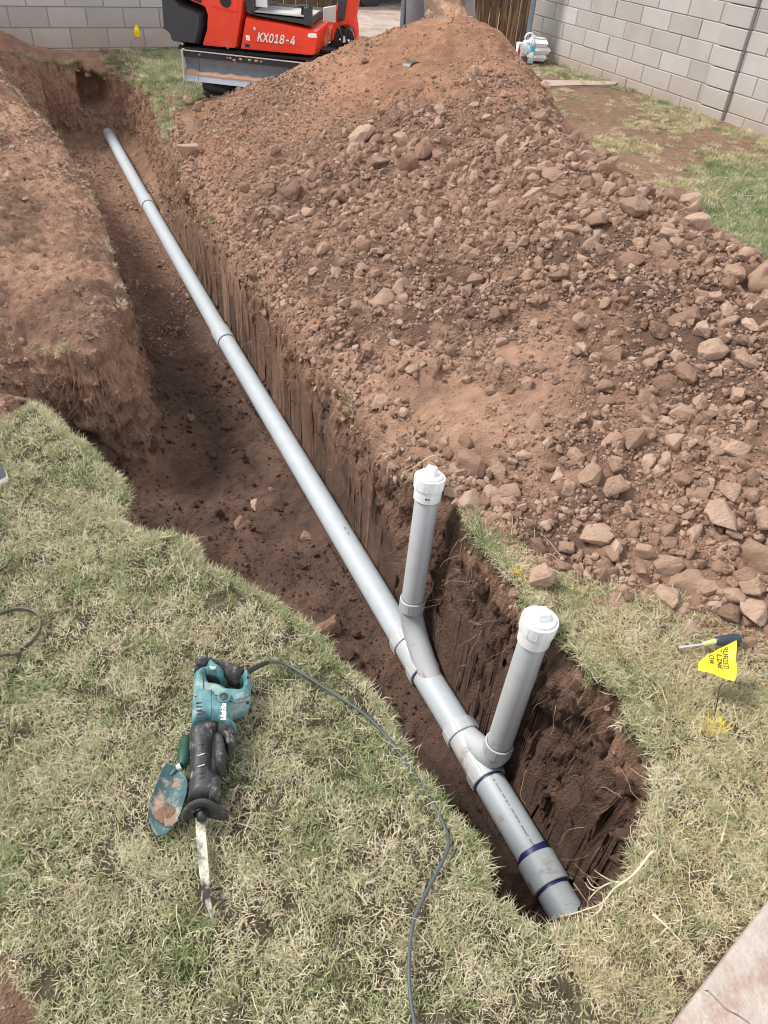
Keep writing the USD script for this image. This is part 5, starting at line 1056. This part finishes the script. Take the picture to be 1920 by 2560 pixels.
def instancer(name, label, cat, protos, mats, P_, S_, Q_, idx, kind='stuff'):
    pi = UsdGeom.PointInstancer.Define(stage, path_for(name)); tag(pi.GetPrim(), label, cat, None, kind)
    for k, (m, mm) in enumerate(zip(protos, mats)):
        me = usdkit.mesh(stage, f'{pi.GetPath()}/shapes/form_{k:03d}', m, MATS[mm], smooth=False); pi.CreatePrototypesRel().AddTarget(me.GetPath())
    pi.CreatePositionsAttr(Vt.Vec3fArray.FromNumpy(np.asarray(P_, np.float32))); pi.CreateScalesAttr(Vt.Vec3fArray.FromNumpy(np.asarray(S_, np.float32)))
    pi.CreateOrientationsAttr(Vt.QuathArray([Gf.Quath(float(q[0]), float(q[1]), float(q[2]), float(q[3])) for q in Q_])); pi.CreateProtoIndicesAttr(Vt.IntArray.FromNumpy(np.asarray(idx, np.int32))); return pi
def rquat(n, g): q = g.normal(size=(n, 4)); return q / np.linalg.norm(q, axis=1)[:, None]
def zquat(n, g, lean=0.0):
    a = g.uniform(0, 2 * np.pi, n); return np.c_[np.cos(a / 2), np.zeros(n), np.zeros(n), np.sin(a / 2)]
zr = heap_z(xs[rest], ys[rest]) + ss_[rest] * .25; ri = np.where(ss_[rest] > .013, 10 + g.integers(0, 12, len(rest)), g.integers(0, 10, len(rest)))
instancer('loose_clods', 'countless small dry clods and crumbs covering the heap', 'clods', PROT + MID, ['clod'] * 22, np.c_[xs[rest], ys[rest], zr], ss_[rest][:, None] * g.uniform(.75, 1.15, (len(rest), 3)), rquat(len(rest), g), ri)
# crumbs on the trench floor, the left bank and the bare strips
fx, fy, fs = scatter(30000, -.5, 1.3, .4, 9.8, lambda x, y: shapely.contains_xy(TRENCH.buffer(-.07), x, y) * (.25 + .75 * sstep(.42, .6, fbm(np.c_[x, y, x * 0] * 4, 3, 81))) * (np.abs(x - 1.09) > .0), .0035, .045, 1.95, g)
fs = np.maximum(fs, .0014 * np.sqrt(fx ** 2 + fy ** 2 + 5)); offp = np.abs(fx - np.interp(fy, [.5, 4.5, 7.3, 9.6], [1.075, 1.106, 1.135, 1.197])) > .062 + fs * .4; fx, fy, fs = fx[offp], fy[offp], fs[offp]
far_ = fy > 4.6
for nm_, lb_, mt_, k_ in (('trench_crumbs', 'damp dark crumbs of soil on the near trench floor', 'clod_moist', ~far_), ('trench_crumbs', 'drier crumbs of soil on the far trench floor', 'clod', far_)):
    instancer(nm_, lb_, 'soil crumbs', PROT, [mt_] * 10, np.c_[fx, fy, ground_z(fx, fy) + fs * .25][k_], (fs[:, None] * g.uniform(.75, 1.15, (len(fx), 3)))[k_], rquat(int(k_.sum()), g), g.integers(0, 10, int(k_.sum())))
bx1, by1, bs1 = scatter(100000, -1.3, 2.2, .1, 9.9, lambda x, y: (~shapely.contains_xy(TRENCH, x, y)) * (heap_smooth(x, y) < .0) * bare(x, y) * .8 * sstep(.34, .6, fbm(np.c_[x, y, x * 0] * 2.4, 3, 82)), .003, .03, 2.3, g)
bs1 = np.maximum(bs1, .0013 * np.sqrt(bx1 ** 2 + by1 ** 2 + 3))
instancer('bank_crumbs', 'small dry crumbs of soil on the bare ground beside the trench', 'soil crumbs', PROT, ['clod'] * 10, np.c_[bx1, by1, ground_z(bx1, by1) + bs1 * .2], bs1[:, None] * g.uniform(.75, 1.15, (len(bx1), 3)), rquat(len(bx1), g), g.integers(0, 10, len(bx1)))
lx, ly, ls = scatter(60000, -1.0, .62, 3.2, 9.6, lambda x, y: (~shapely.contains_xy(TRENCH, x, y)) * (.06 + .94 * sstep(.50, .63, fbm(np.c_[x, y, x * 0] * 2.0, 4, 83))), .005, .042, 1.9, g); ls = np.maximum(ls, .0013 * np.sqrt(lx ** 2 + ly ** 2 + 3))
instancer('bank_clods', 'dry clods and crumbs in patches on the left bank of the trench', 'clods', PROT + MID, ['clod'] * 22, np.c_[lx, ly, ground_z(lx, ly) + ls * .12], ls[:, None] * g.uniform(.75, 1.2, (len(lx), 3)), rquat(len(lx), g), np.where(ls > .013, 10 + g.integers(0, 12, len(lx)), g.integers(0, 10, len(lx))))
ei = g.choice(np.where((RING[:, 0] > 1.1) & (RING[:, 1] > 1.65) & (RING[:, 1] < 8.2))[0], 3600); eo = g.uniform(-.03, .20, 3600) * g.uniform(.3, 1, 3600); ep = RING[ei] - rn[ei] * eo[:, None]; es = .006 + .028 * g.random(3600) ** 3; es = np.maximum(es, .0015 * np.linalg.norm(ep, axis=1))
instancer('edge_clods', 'dry crumbs and clods rolled from the heap to the edge of the trench', 'clods', PROT + MID, ['clod'] * 22, np.c_[ep, top_z(ep[:, 0], ep[:, 1]) + es * .2], es[:, None] * g.uniform(.75, 1.15, (3600, 3)), rquat(3600, g), np.where(es > .014, 10 + g.integers(0, 12, 3600), g.integers(0, 10, 3600)))
# lumps and small stones that stay stuck in the cut faces
wv = np.where((wm > .5) & (np.abs(V[:, 0] - PIPEX(V[:, 1])) > .085) & (V[:, 1] > .45) & (V[:, 2] < -.03) & (V[:, 2] > -.74))[0]; wv = g.choice(wv, 5200, p=(lambda w: w / w.sum())(1 / (1 + V[wv, 1] * .15) * np.linalg.norm(V[wv, :2], axis=1))); wsz = .004 + .016 * g.random(len(wv)) ** 3.2
wsz = np.maximum(wsz, .0013 * np.linalg.norm(V[wv] - EYE, axis=1)); mo = wet[wv] > .45
for lb_, mt_, k_ in (('damp lumps stuck in the cut wall of the near trench', 'clod_moist', mo), ('dry lumps and small stones stuck in the cut wall of the far trench', 'clod', ~mo)):
    instancer('wall_lumps', lb_, 'soil crumbs', PROT, [mt_] * 10, (V[wv] + np.c_[rn[near[wv]] * (wsz * .2)[:, None], np.zeros(len(wv))])[k_], (wsz[:, None] * g.uniform(.7, 1.2, (len(wv), 3)))[k_], rquat(int(k_.sum()), g), g.integers(0, 10, int(k_.sum())))
ti = g.choice(np.where((RING[:, 0] > .75) & (RING[:, 1] < 1.65))[0], 70); td_ = g.uniform(-.015, .045, 70); tp3 = RING[ti] + rn[ti] * td_[:, None]; tsz = g.uniform(.014, .042, 70)
instancer('torn_turf', 'torn lumps of turf and soil along the near right edge of the trench', 'turf', MID, ['clod_moist'] * 12, np.c_[tp3, np.maximum(ground_z(tp3[:, 0], tp3[:, 1]), -.16) - .01], tsz[:, None] * g.uniform(.7, 1.2, (70, 3)), rquat(70, g), g.integers(0, 12, 70))
# soil slumped against the right side of the pipe
px_, py_ = g.uniform(1.128, 1.19, 900), g.uniform(.55, 8.5, 900); ps = g.uniform(.006, .022, 900)
instancer('slumped_crumbs', 'soil fallen between the pipe and the cut wall', 'soil crumbs', PROT, ['clod_moist'] * 10, np.c_[px_, py_, -.775 + g.uniform(-.01, .03, 900)], ps[:, None] * g.uniform(.75, 1.15, (900, 3)), rquat(900, g), g.integers(0, 10, 900))

# ---------------------------------------------------------------- grass
def tuft(seed, nb, rad, l0, l1, w0, lean0, lean1, curl=.5):
    g = np.random.default_rng(seed); V_, F_ = [], []
    for k in range(nb):
        r = rad * math.sqrt(g.random()); a = g.uniform(0, 6.283); p = np.array([r * math.cos(a), r * math.sin(a), -.004]); L = g.uniform(l0, l1); az = g.uniform(0, 6.283); ln = math.radians(g.uniform(lean0, lean1)); w = w0 * g.uniform(.7, 1.25)
        d = np.array([math.cos(az) * math.sin(ln), math.sin(az) * math.sin(ln), math.cos(ln)]); sd = np.cross(d, [0, 0, 1.0]) + 1e-6; sd /= np.linalg.norm(sd); tw_ = g.uniform(-1, 1); up_ = np.cross(sd, d); sd = sd * math.cos(tw_) + up_ * math.sin(tw_)
        az2 = az + g.uniform(-.9, .9); ln2 = min(ln + curl * g.uniform(.2, 1.3), 1.62); d2 = np.array([math.cos(az2) * math.sin(ln2), math.sin(az2) * math.sin(ln2), math.cos(ln2)])
        m_ = p + d * L * .5; e_ = m_ + d2 * L * .5; n0 = len(V_) * 1
        V_ += [p - sd * w * .4, p + sd * w * .4, m_ - sd * w * .5, m_ + sd * w * .5, e_]; F_ += [[n0, n0 + 1, n0 + 3], [n0, n0 + 3, n0 + 2], [n0 + 2, n0 + 3, n0 + 4]]
    return trimesh.Trimesh(np.array(V_), np.array(F_), process=False)
def sow(name, label, n, x0, x1, y0, y1, keep, protos, mats, s0, s1, g, sink=0.0):
    x, y = g.uniform(x0, x1, n), g.uniform(y0, y1, n); k = g.random(n) < keep(x, y); x, y = x[k], y[k]; s = g.uniform(s0, s1, len(x))
    z = top_z(x, y) - sink; q = zquat(len(x), g); t = g.normal(0, .10, (len(x), 2)); q[:, 1:3] += t; q /= np.linalg.norm(q, axis=1)[:, None]
    instancer(name, label, 'grass', protos, mats, np.c_[x, y, z], np.c_[s, s, s * g.uniform(.8, 1.2, len(x))], q, g.integers(0, len(protos), len(x))); return len(x)
g = np.random.default_rng(23)
NEARP = [tuft(40 + i, 64, .032, .008, .030, .0016, 10, 86, .8) for i in range(10)]
outside = lambda x, y: ~shapely.contains_xy(TRENCH, x, y)
def patchy(x, y, sc, a, b, sd): return sstep(a, b, fbm(np.c_[x, y, x * 0] * sc, 4, sd))
UNDER = shapely.union_all([Polygon(gp(body_, fa, .03)).buffer(-.012), Polygon(gp([(95, 1180), (350, 1065), (560, 1200), (590, 1500), (535, 1900), (480, 2240), (45, 2225)], fa, .03)).buffer(-.010), tp_.buffer(-.010)]).difference(Polygon(gp(hole_, fa, .03)))
off_tools = lambda x, y: ~shapely.contains_xy(UNDER, x, y)
near_keep = lambda x, y: outside(x, y) * off_tools(x, y) * (1 - bare(x, y)) * (heap_smooth(x, y) < .02) * (.55 + .45 * patchy(x, y, 7, .38, .55, 101)) * ~((x > .7) & (y < .44 + .27 * (x - .82)) & (y < .55))
sow('lawn', 'short half dry lawn between the camera and the trench', 13500, -.95, .78, .15, 3.2, near_keep, NEARP, ['grass_dry'] * 10, .75, 1.35, g)
RIGHTP = [tuft(60 + i, 56, .034, .008, .034, .0016, 15, 90, .8) for i in range(8)]
SLAB = Polygon([_e1 - _dr * 1.6, _e0 + _dr * 1.4, _e0 + _dr * 1.4 + _pp * 1.5, _e1 - _dr * 1.6 + _pp * 1.5])
right_keep = lambda x, y: outside(x, y) * (1 - .9 * bare(x, y)) * (heap_smooth(x, y) < .015) * (.45 + .55 * patchy(x, y, 5, .36, .52, 102) + .5 * (y < .6)) * ~shapely.contains_xy(SLAB.buffer(.004), x, y)
sow('lawn', 'dry matted grass between the trench, the patio and the foot of the heap', 10500, .70, 2.3, .12, 1.75, right_keep, RIGHTP, ['grass_straw'] * 5 + ['grass_dry'] * 3, .7, 1.2, g)
# fringe that leans over the edge of the cut
k_ = g.integers(0, len(RING), 2600); fr = RING[k_] - rn[k_] * g.uniform(-.004, .02, (len(k_), 1)); m_ = (1 - bare(fr[:, 0], fr[:, 1]) > .5) | ((fr[:, 1] > 7.3) & (g.random(len(fr)) < .5)) | ((g.random(len(fr)) < .06)); m_ &= (heap_smooth(fr[:, 0], fr[:, 1]) < .05); fr, rr_ = fr[m_], rn[k_[m_]]
ax = np.c_[-rr_[:, 1], rr_[:, 0]]; al = g.uniform(.1, .9, len(fr)); yaw = zquat(len(fr), g); qt = np.c_[np.cos(al / 2), ax * np.sin(al / 2)[:, None], np.zeros(len(fr))]
w0_, x0_, y0_, z0_ = qt.T; w1_, x1_, y1_, z1_ = yaw.T; qq = np.c_[w0_ * w1_ - x0_ * x1_ - y0_ * y1_ - z0_ * z1_, w0_ * x1_ + x0_ * w1_ + y0_ * z1_ - z0_ * y1_, w0_ * y1_ - x0_ * z1_ + y0_ * w1_ + z0_ * x1_, w0_ * z1_ + x0_ * y1_ - y0_ * x1_ + z0_ * w1_]
FRP = [tuft(80 + i, 26, .022, .02, .055, .0020, 5, 60, .7) for i in range(6)]
instancer('edge_grass', 'longer dry grass hanging over the edge of the trench', 'grass', FRP, ['grass_dry'] * 6, np.c_[fr, top_z(fr[:, 0], fr[:, 1]) + .004], np.full((len(fr), 3), 1.0), qq, g.integers(0, 6, len(fr)))
# far lawns
FARG = [tuft(100 + i, 60, .07, .025, .055, .0042, 8, 70, .5) for i in range(6)]
green = lambda x, y: sstep(5.0, 3.7, y + (fbm(np.c_[x, y, x * 0] * 1.3, 3, 103) - .5) * 2.0)
fk = lambda x, y: outside(x, y) * (heap_smooth(x, y) < -.02) * (x < 6.66) * (y < 10.4)
sow('far_lawn', 'green mown lawn behind the heap', 22000, 3.0, 6.7, 1.5, 6.0, lambda x, y: fk(x, y) * green(x, y), FARG, ['grass_green'] * 4 + ['grass_dry'] * 2, .7, 1.1, g)
sow('far_lawn', 'thin worn dry grass before the right block wall', 14000, 3.2, 6.7, 3.5, 10.2, lambda x, y: fk(x, y) * (1 - green(x, y)) * (.06 + .66 * patchy(x, y, 1.6, .47, .62, 104)) * (.18 + .82 * sstep(7.0, 4.6, y)), FARG, ['grass_straw'] * 4 + ['grass_dry'] * 2, .55, 1.0, g)
sow('far_lawn', 'grass between the far end of the trench and the excavator', 9000, 1.3, 3.0, 7.3, 10.35, lambda x, y: fk(x, y) * sstep(10.4, 10.0, y) * (1 - .7 * bare(x, y)), FARG, ['grass_green'] * 2 + ['grass_dry'] * 4, .6, 1.0, g)
sow('bank_grass', 'sparse dry sprigs of grass left on the bank and heap edges', 900, -1.0, 3.2, 1.2, 9.8, lambda x, y: outside(x, y) * (bare(x, y) > .5) * (patchy(x, y, 2.5, .5, .62, 105) * .5 + .03), FRP, ['grass_dry'] * 6, .6, 1.1, g)
sow('gate_grass', 'weedy grass by the food boxes and the foot of the right wall', 2600, 5.0, 6.7, 5.6, 9.2, lambda x, y: sstep(.5, .15, 6.62 - x) * .9 * patchy(x, y, 2.2, .42, .55, 106) + gauss(x, y, 6.1, 8.7, .45, .2) * .8, FARG, ['grass_green'] * 2 + ['grass_dry'] * 4, .5, .95, g)
ty = tuft(201, 130, .030, .03, .06, .0022, 5, 75, .6); ty.vertices += [1.399, .673, float(top_z(1.399, .673)[0])]
obj('painted_grass', ty, 'grass_yellow', label='tuft of grass sprayed yellow around the wire of the near flag', cat='grass tuft')
ty = tuft(202, 60, .022, .02, .05, .0022, 5, 75, .6); pt = cast(1300, 1432); ty.vertices += pt
obj('painted_grass', ty, 'grass_yellow', label='small yellow painted tuft beside the pointed orange rock', cat='grass tuft')

# roots, stems and stolons that stick out of the cut
def wig(p, d, L, r0, g, n=9, drop=.3, wob=.22):
    q = [np.array(p, float)]; d = np.array(d, float); d /= np.linalg.norm(d)
    for k in range(n): d = d + g.normal(0, wob, 3) + [0, 0, -drop / n]; d /= np.linalg.norm(d); q.append(q[-1] + d * L / n)
    return tube(q, np.linspace(r0, r0 * .35, n + 1), 4, cap=False)
g = np.random.default_rng(31); rts = []
for _ in range(1300):
    i = g.integers(0, len(RING)); p = RING[i]
    if not ((p[0] > .8 and p[1] < 2.2) or (p[0] < .3 and 3.3 < p[1] < 3.8) or p[1] > 8.8 or g.random() < .18): continue
    dd = abs(g.normal(0, .03)) + .004; zz = ground_z(np.array([p[0] + rn[i][0] * dd]), np.array([p[1] + rn[i][1] * dd]))[0]
    rts.append(wig([p[0] + rn[i][0] * dd, p[1] + rn[i][1] * dd, zz + .005], [*(rn[i] + g.normal(0, .5, 2)), g.uniform(-.4, .5)], g.uniform(.03, .16), g.uniform(.0005, .0012), g, drop=g.uniform(.6, 2.4)))
obj('roots', join(rts), 'root', label='fine roots hanging from the cut faces of the trench', cat='roots', kind='stuff')
def px_stem(name, label, lines, r, m='stem', cat='stem'):
    t = thing(name, label, cat)
    for k, (L_, rr) in enumerate(lines): obj('stem' if k == 0 else 'twig', tube(spline([at(*q, z) for q, z in L_], 24), np.linspace(r * rr, r * rr * .45, 24), 7), m, t, smooth=True)
K = lambda a, b: (1400 + a / 3.19, 2100 + b / 3.19)
px_stem('grass_runner', 'long pale forked runner of grass reaching over the near end of the trench', [
    ([(K(740, 90), .03), (K(650, 200), .03), (K(580, 280), .02), (K(510, 335), .005), (K(430, 390), -.01), (K(340, 500), -.02), (K(220, 550), -.03), (K(100, 590), -.05), (K(0, 610), -.06)], 1.0),
    ([(K(510, 335), .005), (K(440, 335), .0), (K(380, 310), .01), (K(320, 275), .02), (K(275, 240), .03)], .7),
    ([(K(470, 335), .003), (K(380, 350), -.01), (K(310, 390), -.02), (K(230, 475), -.04)], .7),
    ([(K(340, 500), -.02), (K(310, 570), -.02), (K(240, 620), -.03), (K(180, 670), -.05)], .75),
    ([(K(320, 380), -.02), (K(260, 370), -.01), (K(215, 300), .0)], .5), ([(K(280, 400), -.02), (K(240, 390), -.02), (K(205, 340), -.01)], .5),
    ([(K(100, 590), -.05), (K(60, 600), -.05), (K(20, 595), -.05)], .5), ([(K(200, 660), -.05), (K(100, 700), -.06), (K(30, 690), -.06)], .5), ([(K(150, 680), -.05), (K(100, 720), -.06), (K(20, 755), -.06)], .45)], .0032)
px_stem('grass_runner', 'straight straw stem lying in the grass by the patio', [([(K(740, 590), .03), (K(830, 670), .03), (K(900, 740), .028), (K(975, 825), .025)], 1.0), ([(K(900, 740), .028), (K(870, 700), .04), (K(800, 760), .03)], .6)], .0030)
px_stem('root_strand', 'thin root curving from the wall behind the second cleanout', [([(K(110, 345), -.35), (K(170, 430), -.36), (K(240, 525), -.38)], 1.0)], .0022, 'root', 'root')
K2 = lambda a, b: (950 + a / 2.765, 1100 + b / 2.765)
px_stem('root_strand', 'pale root sticking out behind the tall cleanout cap', [([(K2(430, 105), -.02), (K2(350, 115), -.01), (K2(270, 165), -.0), (K2(150, 228), -.02)], 1.0)], .0024, 'stem', 'root')
px_stem('root_strand', 'forked pale root hanging on the wall between the cleanouts', [([(K2(660, 565), -.03), (K2(600, 550), -.02), (K2(572, 480), .02)], 1.0), ([(K2(680, 660), -.08), (K2(600, 665), -.08), (K2(555, 705), -.1)], .9)], .0022, 'stem', 'root')
gs = np.random.default_rng(47); strw = []
for _ in range(900):
    x, y = (gs.uniform(-.9, .7), gs.uniform(.2, 2.9)) if gs.random() < .6 else (gs.uniform(.8, 2.0), gs.uniform(.2, 1.6))
    if inz(np.array([x]), np.array([y]))[0] or bare(np.array([x]), np.array([y]))[0] > .6 or heap_smooth(np.array([x]), np.array([y]))[0] > .03 or not off_tools(np.array([x]), np.array([y]))[0] or shapely.contains_xy(SLAB, x, y): continue
    a = gs.uniform(0, 6.28); strw.append(wig([x, y, float(ground_z(np.array([x]), np.array([y]))[0]) + gs.uniform(.012, .028)], [math.cos(a), math.sin(a), gs.uniform(-.05, .12)], gs.uniform(.04, .12), gs.uniform(.0007, .0013), gs, 6, .1, .16))
obj('straw', join(strw), 'stem', label='loose pale straw lying through the near lawn', cat='straw', kind='stuff')
